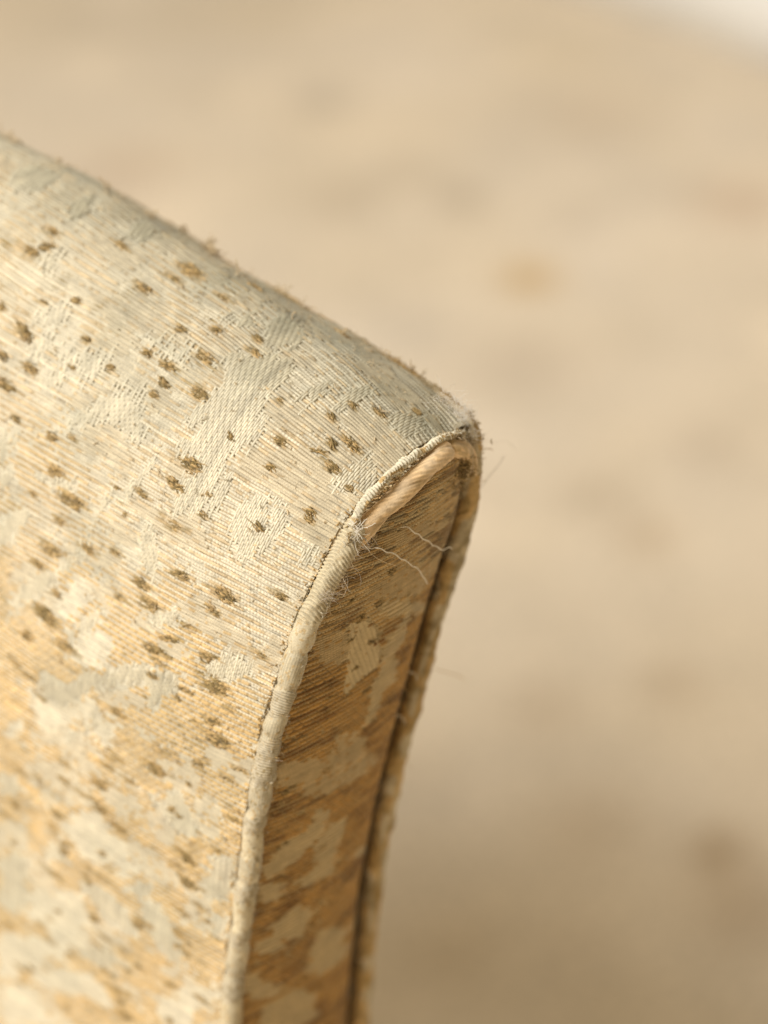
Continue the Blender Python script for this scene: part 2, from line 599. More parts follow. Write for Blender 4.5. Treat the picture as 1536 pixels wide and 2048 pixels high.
addp(0, 1548, K3,
     S=[[(0, 0), (110, 20), (120, 120), (0, 130)], [(900, 160), (960, 130), (1020, 200), (1030, 110), (1130, 140), (1170, 240), (1200, 300), (1190, 380), (1090, 350), (1000, 240)],
        [(280, 440), (370, 390), (430, 540), (380, 540), (270, 500)], [(0, 540), (90, 480), (180, 490), (150, 620), (180, 720), (120, 850), (0, 800)],
        [(500, 680), (600, 680), (780, 820), (800, 920), (870, 1000), (760, 970), (640, 880)], [(780, 700), (880, 670), (960, 700), (880, 750), (800, 740)],
        [(880, 800), (1000, 830), (1080, 1020), (1120, 1180), (1050, 1150), (960, 1040), (900, 960)],
        [(1240, 600), (1330, 520), (1440, 520), (1430, 640), (1400, 760), (1300, 760), (1250, 680)], [(1280, 880), (1380, 880), (1390, 990), (1300, 990)],
        [(480, 1100), (600, 1040), (680, 1100), (680, 1200), (580, 1180)]],
     W=[[(380, 330), (470, 270), (560, 240), (640, 290), (700, 380), (780, 440), (740, 520), (640, 540), (520, 510), (470, 420)],
        [(190, 760), (260, 690), (320, 760), (400, 730), (480, 720), (520, 900), (480, 1040), (420, 1110), (330, 1130), (320, 980), (190, 900)],
        [(0, 1000), (150, 1000), (310, 1060), (290, 1170), (130, 1240), (0, 1260)], [(220, 1230), (420, 1190), (560, 1250), (680, 1420), (620, 1420), (500, 1350), (320, 1330), (230, 1290)],
        [(40, 1300), (180, 1300), (280, 1480), (480, 1536), (40, 1536)], [(1020, 1380), (1120, 1330), (1330, 1300), (1320, 1420), (1180, 1440), (1180, 1536), (1000, 1536)],
        [(680, 600), (740, 540), (900, 540), (860, 600), (760, 640)]])
addp(350, 650, K3,
     S=[[(230, 270), (330, 230), (480, 200), (640, 220), (700, 270), (640, 380), (560, 420), (520, 500), (560, 540), (520, 640), (440, 720), (360, 760), (240, 860), (190, 870), (100, 740), (60, 740), (180, 630), (60, 600), (240, 440), (330, 330)],
        [(0, 700), (140, 680), (100, 800), (30, 830)], [(20, 960), (180, 900), (300, 880), (210, 1000), (190, 1120), (100, 1140), (0, 1100)],
        [(280, 980), (380, 900), (330, 1030), (260, 1120), (190, 1200), (180, 1160)],
        [(400, 1130), (530, 1040), (560, 1060), (540, 1180), (560, 1250), (520, 1380), (400, 1420), (340, 1320), (330, 1240)],
        [(600, 1060), (660, 1110), (690, 1240), (600, 1330), (540, 1400), (520, 1340), (590, 1230)],
        [(760, 430), (880, 360), (960, 350), (940, 430), (820, 480)], [(980, 520), (1060, 420), (1180, 370), (1220, 420), (1120, 470), (1000, 530)],
        [(1340, 560), (1450, 520), (1530, 540), (1530, 640), (1440, 690), (1330, 640)], [(930, 980), (1080, 860), (1180, 800), (1230, 880), (1240, 980), (1100, 1040), (990, 1010)],
        [(740, 1440), (830, 1330), (880, 1400), (830, 1480)]],
     R=[[(530, 490), (640, 480), (780, 500), (960, 560), (1000, 620), (1220, 680), (1200, 760), (1040, 690), (900, 650), (760, 640), (640, 600)],
        [(1020, 540), (1100, 520), (1200, 540), (1380, 600), (1300, 680), (1160, 680)], [(370, 800), (560, 770), (700, 880), (800, 940), (740, 1010), (640, 1040), (520, 960), (400, 920)],
        [(640, 1040), (760, 1000), (900, 1060), (960, 1180), (1000, 1280), (930, 1360), (830, 1330), (720, 1200)],
        [(1200, 760), (1310, 660), (1440, 720), (1420, 810), (1300, 840), (1240, 800)]])
addp(0, 250, 2.56,
     S=[[(60, 260), (200, 200), (300, 250), (200, 330), (80, 330)], [(330, 420), (480, 350), (500, 430), (380, 480)], [(200, 680), (300, 640), (290, 740), (220, 760)],
        [(620, 560), (800, 480), (920, 540), (760, 590)], [(1080, 980), (1240, 960), (1330, 1000), (1250, 1050)], [(1350, 1040), (1536, 960), (1536, 1120), (1400, 1150)]],
     R=[[(200, 380), (330, 340), (440, 400), (350, 430), (230, 440)], [(440, 600), (560, 560), (700, 640), (600, 680)]])
# leaves beyond the frame and on the far slope: same kind of motif, at random
for i in range(60):
    s0, u0 = rng.uniform(-5, 290), rng.uniform(150, 300)
    a, b, t = rng.uniform(4, 10), rng.uniform(2, 5), rng.uniform(0, 3.1)
    ph = np.linspace(0, 6.28, 9)[:-1]
    rr = rng.uniform(.7, 1.2, 8)
    poly = [(s0 + rr[j] * (a * math.cos(q) * math.cos(t) - b * math.sin(q) * math.sin(t)),
             u0 + rr[j] * (a * math.cos(q) * math.sin(t) + b * math.sin(q) * math.cos(t))) for j, q in enumerate(ph)]
    [MAIN_S, MAIN_W, MAIN_R][i % 3].append(poly)

BAND_S, BAND_W, BAND_R = [], [], []


def addb(ox, oy, k, **kw):
    for key, lst in kw.items():
        tgt = {'S': BAND_S, 'W': BAND_W, 'R': BAND_R}[key]
        for p in lst:
            tgt.append([px_band(*q) for q in zp(ox, oy, k, p)])


addb(600, 1050, 4.267,
     S=[[(380, 1380), (430, 960), (420, 860), (560, 840), (640, 900), (660, 1080), (640, 1180), (480, 1320), (400, 1420)]],
     W=[[(690, 1040), (760, 960), (840, 820), (890, 780), (890, 840), (850, 980), (780, 1060), (700, 1110)], [(700, 1170), (800, 1200), (780, 1330), (700, 1400), (620, 1620), (560, 1650), (620, 1450)],
        [(700, 690), (900, 640), (960, 640), (900, 740), (760, 760)]],
     R=[[(190, 920), (420, 900), (420, 1140), (150, 1160), (150, 1000)], [(560, 560), (880, 400), (1100, 330), (1080, 450), (1000, 560), (700, 620)],
        [(700, 100), (1000, 0), (1200, 0), (1100, 60), (800, 180), (700, 190)]])
addb(480, 1450, 4.8,
     R=[[(330, 480), (480, 330), (700, 330), (900, 260), (900, 120), (980, 70), (1140, 120), (1190, 240), (1290, 320), (1180, 440), (960, 560), (800, 640), (600, 600), (340, 540)]],
     W=[[(440, 1120), (620, 1020), (740, 830), (790, 870), (770, 980), (700, 1080), (560, 1230), (300, 1400), (260, 1330)], [(700, 1200), (860, 980), (960, 960), (960, 1060), (900, 1180), (860, 1380), (640, 1480), (620, 1430), (740, 1320)],
        [(1060, 1240), (1180, 1050), (1210, 1060), (1160, 1220)]])
addb(400, 1250, 2.56,
     W=[[(380, 1530), (480, 1450), (560, 1480), (500, 1590), (400, 1580)], [(640, 1560), (740, 1490), (770, 1510), (720, 1600), (600, 1700), (600, 1640)],
        [(280, 1620), (380, 1580), (420, 1640), (330, 1670)], [(560, 1740), (640, 1660), (750, 1640), (720, 1700), (620, 1770)],
        [(350, 1960), (480, 1880), (560, 1900), (570, 2000), (480, 2043), (340, 2043)], [(300, 1330), (420, 1320), (400, 1390), (310, 1420)],
        [(250, 1770), (370, 1840), (420, 1860), (330, 1890), (250, 1870)]])


def masks(sm, um, polys, grow=1.0):
    out = np.zeros(sm.shape, bool)
    for p in polys:
        p = np.asarray(p, float)
        p = p.mean(0) + (p - p.mean(0)) * grow
        out |= in_poly(sm, um, p)
    return out


PITCHR = 0.79      # weft pitch (mm)
PITCHC = 0.68      # warp pitch (mm)


def weft(k, sm, um, S, W, R, gmix, dirt, pale=None):
    """height, radius and colour of weft row k at (sm, um)"""
    n = len(k)
    rr = np.random.default_rng(101)
    gold_row = (k % 2 == 0)[:, None]
    ph = (rr.random(n) * 0.8)[:, None]
    tone = (1 + 0.055 * rr.normal(size=n))[:, None]
    lo = 1 - gmix
    L = 3.0 * (1 - lo) + 7.0 * lo
    per = 3.1
    fase = (k[:, None] // 2 * 1.55 + ph) + 0.5 * (vnoise(um / 5.0 + k[:, None] * 7.3, sm * 0 + k[:, None] * 1.7, 3) - .5)
    fr = ((um + fase) / per) % 1.0
    dip = np.exp(-((np.minimum(fr, 1 - fr) * per) / 0.33) ** 2)
    fr2 = ((um + fase * 1.7 + 6 * ph) / 8.5) % 1.0
    dip2 = np.exp(-((np.minimum(fr2, 1 - fr2) * 8.5) / 0.5) ** 2)
    dipm = dip * gmix + dip2 * lo * 0.9
    jit = vnoise(um / 2.2 + k[:, None] * 3.1, k[:, None] * 5.3 + 0 * um, 9)
    slub = vnoise(um / 6.0 + k[:, None] * 11.1, k[:, None] * 2.3 + 0 * um, 12)
    h = np.where(gold_row, 0.24 + 0.12 * gmix - 0.48 * dipm + 0.12 * (jit - .5), 0.10 + 0.10 * (jit - .5) + 0.10 * lo)
    r = np.where(gold_row, 0.33 + 0.14 * gmix + 0.12 * (slub - .5), 0.40 - 0.08 * gmix)
    # worn gold yarns vanish here and there
    gone = 0.6 * vnoise(um / 7.0 + 31 + k[:, None] * .37, sm / 3.2 + 17, 14) + 0.4 * vnoise(um / 1.5 + k[:, None] * 5.7, k[:, None] * 3.9 + 0 * um, 16)
    sunk = sstep(0.475, 0.52, gone - 0.32 * gmix) * gold_row
    h = h - 0.42 * sunk
    bead = np.cos((um / 1.04 + 0.5 * (k[:, None] // 2 % 2) + 0.12 * jit) * 2 * math.pi)
    h = np.where(gold_row, h - 0.04 * bead, h + 0.15 * bead)
    slubs = sstep(0.74, 0.9, slub) * gold_row * (1 - sunk)
    r = r + 0.13 * slubs
    col = np.where(gold_row[..., None], (GOLDPALE * lo[..., None] + GOLD * gmix[..., None]) * (0.86 + 0.28 * vnoise(um / 3.5 + k[:, None] * 2.9, k[:, None] * 6.1 + 0 * um, 23))[..., None], CREAM)
    # shade painted into the yarn colour where it dives under
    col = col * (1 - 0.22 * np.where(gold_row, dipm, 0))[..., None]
    col = np.where(gold_row[..., None], col, col * (1 + 0.13 * bead)[..., None])
    col = np.where((sunk > .5)[..., None], CREAM * 0.93, col)
    a = np.where(gold_row, 0.35, 0.5)
    bs = sstep(0.70, 0.80, 0.62 * vnoise(um / 2.6 + k[:, None] * 4.3, k[:, None] * 8.7 + 0 * um, 27) + 0.38 * vnoise(um / 9 + 5, sm / 5 + 3, 28)) * gold_row * (0.35 + 0.65 * gmix) * (1 - sunk)
    col = col * (1 - 0.62 * bs[..., None]) + BROWN * 1.5 * 0.62 * bs[..., None]
    # ribs
    h = np.where(R, 0.24 + 0.03 * (jit - .5), h)
    r = np.where(R, 0.42, r)
    beads = 1 + 0.10 * np.cos(um / 0.5 * 2 * math.pi + k[:, None] * 2.1)
    col = np.where(R[..., None], RIB * np.where(gold_row, 1.05, 0.97)[..., None] * beads[..., None], col)
    dash = sstep(0.70, 0.74, vnoise(um / 1.5 + k[:, None] * 9.7 + 3, k[:, None] * 4.1 + 0 * um, 18)) * R * gold_row
    h = h + 0.16 * dash
    col = col * (1 - dash[..., None]) + (GOLDPALE * (1 - gmix[..., None]) + GOLD * gmix[..., None]) * 0.90 * dash[..., None]
    # white weft satin
    h = np.where(W, np.where(gold_row, 0.12, 0.34) + 0.08 * (jit - .5), h)
    r = np.where(W, np.where(gold_row, 0.40, 0.50), r)
    col = np.where(W[..., None], np.array([0.675, 0.60, 0.445]), col)
    a = np.where(W, 0.9, a)
    # under the satin leaves the weft lies low
    h = np.where(S, -0.02, h)
    r = np.where(S, 0.36, r)
    col = np.where(S[..., None], SILVER * 0.93, col)
    dS = sstep(0.76, 0.80, vnoise(um / 1.6 + k[:, None] * 6.7 + 8, k[:, None] * 3.3 + 0 * um, 19)) * sstep(.5, .7, vnoise(um / 5 + 3, sm / 9 + 8, 20)) * S * gold_row
    h = h + 0.36 * dS
    col = col * (1 - dS[..., None]) + (GOLDPALE * 0.6 + GOLD * 0.3) * dS[..., None]
    col = col * tone[..., None] * (0.93 + 0.14 * jit)[..., None]
    if pale is not None:
        dirt = np.where((S | W | R)[..., None], pale, dirt)
    col = col * dirt
    return h, r, np.concatenate([col, a[..., None]], -1)


def tube_rows(P, Ts, n, h, r, col, keep, prof_n=4, flat=0.9, edge=0.8):
    """half tubes along axis 1"""
    ph = np.linspace(0.0, math.pi, prof_n)
    X = P[:, :, None, :] + MM * ((h[..., None] + r[..., None] * (np.sin(ph) * np.asarray(flat)[..., None] - 0.25))[..., None] * n[:, :, None, :]
                                 + (r[..., None] * np.cos(ph))[..., None] * Ts[:, :, None, :])
    nr_, nc_, _, _ = X.shape
    idx = np.arange(nr_ * nc_ * prof_n).reshape(nr_, nc_, prof_n)
    f = np.stack([idx[:, :-1, :-1], idx[:, 1:, :-1], idx[:, 1:, 1:], idx[:, :-1, 1:]], -1)
    kk = keep[:, :-1] & keep[:, 1:]
    f = f[kk].reshape(-1, 4)
    used, inv = np.unique(f, return_inverse=True)
    f = inv.reshape(f.shape)
    C = np.repeat(col[:, :, None, :], prof_n, 2)
    C[:, :, 0, :3] *= edge  # shade of the gaps between yarns, put into the colour of their sides
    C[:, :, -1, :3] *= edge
    return X.reshape(-1, 3)[used], f, C.reshape(-1, 4)[used]


STAINS = [(*px_main(x, y), r, a) for x, y, r, a in [(690, 690, 9, 1.7), (640, 650, 7, 1.4), (700, 745, 6, 1.2), (760, 780, 6, 1.3), (235, 640, 10, 1.5), (430, 565, 9, 1.5), (110, 400, 12, 1.3), (560, 620, 9, 1.3), (870, 850, 5, 1.6), (250, 690, 6, 1.0), (500, 740, 8, 1.0)]]


def dirt_main(s, u):
    """greying along the crest and faint stains"""
    g = sstep(46, 2, s) * 1.1
    st = sstep(0.50, 0.72, fbm(s / 22 + 3, u / 22 + 70, 77, 3))
    for s1, u1, r1, a1 in STAINS:
        st = np.maximum(st, a1 * np.exp(-((s - s1) ** 2 + (u - u1) ** 2) / r1 ** 2) * (0.5 + 0.9 * fbm(s / 6, u / 6 + 40, 79, 2)))
    top = np.clip(g * (0.55 + 0.6 * fbm(s / 14, u / 18 + 9, 71, 2)) + 0.42 * st, 0, 1.3)[..., None]
    return 1 - top * np.array([0.30, 0.27, 0.27])


KN_MAIN = {
    'l': [(59, 504), (383, 541), (414, 715), (402, 785), (383, 928), (145, 1002), (348, 1053), (105, 1100), (301, 1207), (90, 1231), (312, 1535),
          (434, 1480), (105, 1748), (375, 1763), (234, 1978), (430, 1377), (449, 1190), (129, 1293)],
    'm': [(107, 465), (242, 490), (348, 553), (287, 578), (508, 570), (449, 594), (51, 666), (334, 730), (59, 734), (12, 773), (562, 879), (113, 942),
          (285, 983), (348, 967), (117, 1039), (74, 1127), (178, 1096), (227, 1108), (359, 1150), (285, 1166), (563, 1190), (238, 1198), (523, 1307),
          (309, 1295), (422, 1443), (258, 1562), (164, 1591), (211, 1623), (117, 1630), (105, 1650), (234, 1654), (199, 1753), (352, 1865), (340, 1966),
          (707, 889), (664, 935), (512, 705), (684, 662), (250, 2030), (246, 1900), (55, 1272), (199, 1564), (12, 1630), (370, 1712)],
    's': [(92, 496), (90, 601), (150, 605), (2, 615), (172, 674), (428, 658), (359, 660), (516, 680), (217, 736), (295, 703), (148, 732), (4, 717),
          (305, 791), (328, 766), (559, 795), (31, 840), (465, 871), (146, 877), (107, 871), (537, 932), (420, 985), (234, 977), (250, 1030), (402, 1028),
          (521, 1055), (66, 985), (113, 1190), (430, 1227), (422, 1216), (39, 1332), (305, 1346), (410, 1317), (357, 1395), (82, 1377), (234, 1420),
          (414, 1517), (344, 1617), (355, 1630), (27, 1687), (129, 1703), (168, 1748), (215, 1732), (117, 1826), (184, 1834), (273, 1849), (277, 1931),
          (20, 1853), (666, 834), (757, 825), (705, 809), (830, 823), (661, 891), (695, 979), (617, 1043), (622, 1026), (400, 1525), (336, 2040), (256, 1940)],
    'f': [(363, 1826), (367, 1705), (190, 1600), (420, 1350), (240, 1430), (480, 1540), (330, 1310), (640, 905), (470, 1640), (440, 1880), (400, 2000)]}
KN_BAND = {
    'm': [(766, 1089), (762, 1165), (720, 1233), (668, 1226), (651, 1540), (642, 1696), (575, 1580)],
    's': [(813, 1184), (757, 1200), (712, 1335), (690, 1130), (780, 1140), (620, 1850), (560, 1760)],
    'f': [(650, 1400), (690, 1395), (640, 1440), (600, 1470), (655, 1495), (600, 1585), (560, 1600), (620, 1660), (560, 1690), (700, 1640), (730, 1380),
          (600, 1770), (560, 1830), (560, 1925), (640, 1800), (690, 1900), (600, 1960), (730, 1450), (700, 1280), (640, 1365), (690, 1740), (530, 1880)]}
_r = np.random.default_rng(77)
KN_MAIN['f'] += [(float(_r.uniform(10, 480 - (y - 1400) * .08)), float(y)) for y in _r.uniform(1250, 2040, 34)]
KN_MAIN['s'] += [(float(_r.uniform(10, 440)), float(y)) for y in _r.uniform(1420, 2040, 18)]
KN_BAND['s'] += [(700, 1200), (740, 1280), (800, 1230)]


KSZ = {'l': 2.3, 'm': 1.5, 's': 0.85, 'f': 1.3}


def knot_field(table, lookup, A, B, kx):
    """how near each yarn sample lies to a knot, stretched along the weft"""
    out = np.zeros(A.shape)
    da, db = A[1, 0] - A[0, 0], B[0, 1] - B[0, 0]
    for key, lst in table.items():
        z = KSZ[key]
        for x, y in lst:
            p, q = lookup(x, y)
            i0 = int((p - 3 * z - A[0, 0]) / da)
            i1 = int((p + 3 * z - A[0, 0]) / da)
            i0, i1 = max(min(i0, i1), 0), min(max(i0, i1) + 1, A.shape[0])
            w_ = 7 * z / kx
            j0, j1 = max(int((q - w_ - B[0, 0]) / db), 0), min(int((q + w_ - B[0, 0]) / db) + 1, A.shape[1])
            if i1 > i0 and j1 > j0:
                g_ = np.exp(-((A[i0:i1, j0:j1] - p) / (0.85 * z)) ** 2 - ((B[i0:i1, j0:j1] - q) * kx / (3.1 * z)) ** 2)
                out[i0:i1, j0:j1] = np.maximum(out[i0:i1, j0:j1], g_)
    return out


def tint_knots(col, kf, k, um):
    m_ = sstep(0.30, 0.62, kf * (0.15 + 1.5 * vnoise(um / 2.4 + k[:, None] * 5.1, k[:, None] * 2.7 + 0 * um, 33)))[..., None]
    tone = np.where((vnoise(um / 1.2 + k[:, None] * 3.3, k[:, None] * 9.9 + 0 * um, 34) > .45)[..., None], BROWN * 1.5, GOLD * 0.75)
    col[..., :3] = col[..., :3] * (1 - .7 * m_) + tone * .7 * m_
    return col


M_CLOTH = yarn_material('brocade_cloth', bump=0.5, rough=(0.8, 0.6), scale=1100, sheen=0.2, var=0.2)


def cloth_colours(a, b, seed):
    """the same brocade where its yarns are not built one by one"""
    n1 = fbm(a / 13 + 7, b / 9 + 3, seed, 3)
    n2 = fbm(a / 10 + 2, b / 14 + 9, seed + 5, 3)
    n3 = vnoise(a / 3.2, b / 5.0, seed + 9)
    c = GOLD * 0.5 + CREAM * 0.42
    c = np.where((n1 > .58)[..., None], SILVER * .95, c)
    c = np.where((n2 > .60)[..., None], np.array([0.66, 0.585, 0.43]), c)
    c = np.where((n3 > .90)[..., None], BROWN * 1.6, c)
    c = c * (0.84 + 0.16 * vnoise(a / 1.5, b / 2.5, seed + 11))[..., None]
    return np.concatenate([c, np.full(c.shape[:-1] + (1,), .3)], -1).reshape(-1, 4)


# main panel base -----------------------------------------------------------------
bs = np.r_[np.arange(-14, 300, 2.5), np.arange(300, SMAX, 3.0), SMAX]
bu = np.r_[np.arange(2.5, 250, 2.5), np.arange(250, 620, 3.0), 620]
BS, BU = np.meshgrid(bs, bu, indexing='ij')
Pb, _, _, nb = surf_frame(BS, BU)
inside = make_mesh('inside_panel', (Pb - nb * 0.22 * MM).reshape(-1, 3), grid_faces(len(bs), len(bu)), cloth_colours(BS, BU, 501), M_CLOTH, chair)

kk = np.arange(0, int((312 + 9) / PITCHR))
row_s = -9 + kk * PITCHR
uu = np.arange(1.0, 246, 0.31)
SM, UM = np.meshgrid(row_s, uu, indexing='ij')
SMw = SM + 0.34 * (vnoise(UM / 4.5 + kk[:, None] * 13.7, kk[:, None] * 7.7 + 0 * UM, 58) - .5) + 1.3 * (fbm(SM / 40 + 11, UM / 40 + 5, 55, 2) - .5)     # rows wander a little
P, Ts, Tu, n = surf_frame(SMw, UM)
X, Y, Zd = project(P)
view = (X > -220) & (X < 1100) & (Y < 2300) & (Y > 100)
view &= UM > 2.35 + 0.9 * vnoise(SM / 6.0 + 4, SM * 0, 88) * sstep(30, 42, SM)
edge_j = 1.6 * (np.random.default_rng(5).random((len(kk), 1)) - .5) * 2 + 5.0 * (vnoise(UM / 3.2 + kk[:, None] * 7.1, kk[:, None] * 3.3 + 0 * UM, 59) - .5)
S = masks(SM, UM + edge_j, MAIN_S, 1.13)
W = masks(SM, UM + edge_j, MAIN_W, 1.10) & ~S
Rn = fbm(SM / 9 + 33, UM / 15 + 12, 93, 3) + 0.10 * sstep(75, 30, SM) * sstep(110, 50, UM)
R = (masks(SM, UM + edge_j, MAIN_R, 1.15) | (Rn > 0.615)) & ~S & ~W
gmix = np.clip(sstep(62, 118, SM + 30 * (fbm(SM / 30 + 2, UM / 30 + 3, 91, 2) - .5) * 2 + 0.14 * (UM - 50)) , 0, 1)
h, r, col = weft(kk, SM, UM, S, W, R, gmix, dirt_main(SM, UM))
kf = knot_field(KN_MAIN, px_main, SM, UM, 1.0)
col = tint_knots(col, kf, kk, UM)
h = h + 0.25 * sstep(.25, .7, kf) * (vnoise(UM / .9 + kk[:, None] * 3.1, kk[:, None] * 1.1 + 0 * UM, 35) - .3)
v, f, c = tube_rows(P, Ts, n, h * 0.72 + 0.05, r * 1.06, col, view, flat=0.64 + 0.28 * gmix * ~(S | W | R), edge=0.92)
o = make_mesh('weft_yarn', v, f, c, M_YARN, inside)
o['kind'] = 'stuff'
print('weft', len(f))


def warp_floats(fn_frame, A, B, S, view, rng_seed, silver=SILVER, dirt=None):
    """columns (axis 0) of satin floats running down axis 1, kept where S"""
    P, T1, T2, n = fn_frame(A, B)
    j = np.arange(A.shape[0])[:, None]
    rr = np.random.default_rng(rng_seed)
    return P, T1, T2, n, j, rr


cj = np.arange(0, int(245 / PITCHC))
col_u = 1.5 + cj * PITCHC
ss = np.arange(-9, 310, 0.4)
CU, CS = np.meshgrid(col_u, ss, indexing='ij')
ej = 1.7 * (np.random.default_rng(6).random((len(cj), 1)) - .5) * 2 + 4.5 * (vnoise(CS / 3.2 + cj[:, None] * 7.1, cj[:, None] * 3.3 + 0 * CS, 60) - .5)
Sc = masks(CS + ej, CU, MAIN_S, 1.13)
CUw = CU + 0.8 * (fbm(CS / 30 + 21, CU / 30 + 8, 57, 2) - .5)
P, Ts, Tu, n = surf_frame(CS, CUw)
X, Y, Zd = project(P)
view = (X > -220) & (X < 1100) & (Y < 2300) & (Y > 100)
# pull the ends in
Sn = Sc.copy()
inner_ = Sc.copy()
for q in range(1, 2):
    inner_[:, q:] &= Sc[:, :-q]
    inner_[:, :-q] &= Sc[:, q:]
fr = ((CS + cj[:, None] * 0.95) / 2.58) % 1.0
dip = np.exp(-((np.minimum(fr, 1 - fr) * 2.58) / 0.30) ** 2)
jit = vnoise(CS / 4 + cj[:, None] * 3.7, cj[:, None] * 1.3 + 0 * CS, 61)
hc = 0.30 - 0.34 * dip + 0.10 * (jit - .5)
hc = np.where(inner_, hc, -0.05)
rc = np.full(CS.shape, 0.36)
tone = (1 + 0.07 * np.random.default_rng(62).normal(size=len(cj)))[:, None, None]
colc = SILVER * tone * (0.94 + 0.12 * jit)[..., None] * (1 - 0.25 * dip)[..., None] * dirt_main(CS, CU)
colc = np.concatenate([colc, np.full(CS.shape + (1,), 0.9)], -1)
v, f, c = tube_rows(P, Tu, n, hc * 0.8 + .03, rc, colc, Sc & view, flat=0.7, edge=0.93)
o = make_mesh('warp_float', v, f, c, M_YARN, inside)
o['kind'] = 'stuff'
print('warp', len(f))

# front band -----------------------------------------------------------------------
ba = np.linspace(0, 1, 41)
bw = np.r_[np.arange(WTOP - 0.2, -290, -2.0), np.arange(-290, FLOORW, -20), FLOORW]
BA, BW = np.meshgrid(ba, bw, indexing='ij')
Pb, _, _, nb = band_frame(BA, BW)
front = make_mesh('front_panel', (Pb - nb * 0.22 * MM).reshape(-1, 3), grid_faces(len(ba), len(bw)), cloth_colours(BW, BA * 60, 511), M_CLOTH, chair)
kb = np.arange(0, int((WTOP + 285) / PITCHR))
row_w = WTOP - 0.5 - kb * PITCHR
aa = np.linspace(0.0, 1, 190)
WM, AM = np.meshgrid(row_w, aa, indexing='ij')
wid = np.maximum(np.interp(WM, OW, OV) - 6 - np.interp(WM, IW, IV), .5)
UMM = AM * wid
WMw = WM + 1.2 * (fbm(WM / 30 + 11, UMM / 25 + 5, 155, 2) - .5)
P, Tw, Ta, n = band_frame(AM, WMw)
ejb = 0.03 * (np.random.default_rng(15).random((len(kb), 1)) - .5) * 2 + 0.035 * (vnoise(UMM / 3.2 + kb[:, None] * 7.1, kb[:, None] * 3.3 + 0 * UMM, 159) - .5)
S = masks(AM + ejb, WM, BAND_S, 1.1)
W = masks(AM + ejb, WM, BAND_W, 1.25) & ~S
R = masks(AM + ejb, WM, BAND_R, 1.12) & ~S & ~W
gm = 1 - 0.6 * sstep(-62, -34, WM + 16 * (fbm(WM / 12 + 4, UMM / 14 + 2, 95, 2) - .5))
stain = sstep(0.50, 0.66, 0.55 * fbm(WM / 6.5 + 3, UMM / 16 + 70, 177, 3) + 0.45 * vnoise(UMM / 8.0 + kb[:, None] * 9.1, kb[:, None] * 5.3 + 0 * UMM, 178))[..., None]
drt = (1 - stain * np.array([0.48, 0.54, 0.60])) * (np.array([0.86, 0.71, 0.46]) * gm[..., None] + np.array([.95, .88, .74]) * (1 - gm[..., None]))
h, r, col = weft(kb, WM, UMM, S, W, R, gm, drt, np.array([.93, .80, .59]) * (1 - .12 * stain))
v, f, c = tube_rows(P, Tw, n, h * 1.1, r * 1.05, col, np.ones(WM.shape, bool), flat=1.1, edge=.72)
o = make_mesh('weft_yarn', v, f, c, M_YARN, front)
o['kind'] = 'stuff'
cb = np.linspace(0.01, 0.99, 95)
sw = np.arange(WTOP - 1, -285, -0.4)
CA, CW = np.meshgrid(cb, sw, indexing='ij')
Sc = masks(CA, CW, BAND_S, 1.1)
P, Tw, Ta, n = band_frame(CA, CW)
jj = np.arange(len(cb))
fr = ((CW + jj[:, None] * 0.95) / 2.58) % 1.0
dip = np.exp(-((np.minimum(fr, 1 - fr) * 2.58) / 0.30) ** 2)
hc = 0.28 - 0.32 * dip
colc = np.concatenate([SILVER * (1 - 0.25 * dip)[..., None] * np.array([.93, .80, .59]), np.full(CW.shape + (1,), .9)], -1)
v, f, c = tube_rows(P, Ta, n, hc, np.full(CW.shape, 0.35), colc, Sc)
o = make_mesh('warp_float', v, f, c, M_YARN, front)
o['kind'] = 'stuff'

# outer side and back of the slab, out of sight from here
ob = np.r_[-14.0]
us = np.r_[0.6, np.arange(4, 620, 4), 620]
ws = np.linspace(0, 1, 160)
topP = surf(np.full(us.shape, -14.0), us)
bot = world_of(np.full(us.shape, np.interp(FLOORW, OW, OV) + 3), np.full(us.shape, FLOORW), us)
vo_ = topP[None] * (1 - ws[:, None, None]) + bot[None] * ws[:, None, None]
# follow the outer seam
zloc = (vo_[..., 2] - CORNER[2]) * 1e3
vloc = (vo_ - CORNER) @ V * 1e3
want = np.interp(zloc, OW, OV) + 2.5
vo_ = vo_ + ((want - vloc) * sstep(0, 0.12, ws)[:, None])[..., None] * V * MM
outside = make_mesh('outside_panel', vo_.reshape(-1, 3), grid_faces(len(ws), len(us)), cloth_colours(zloc, np.repeat(us[None], len(ws), 0), 521), M_CLOTH, chair)

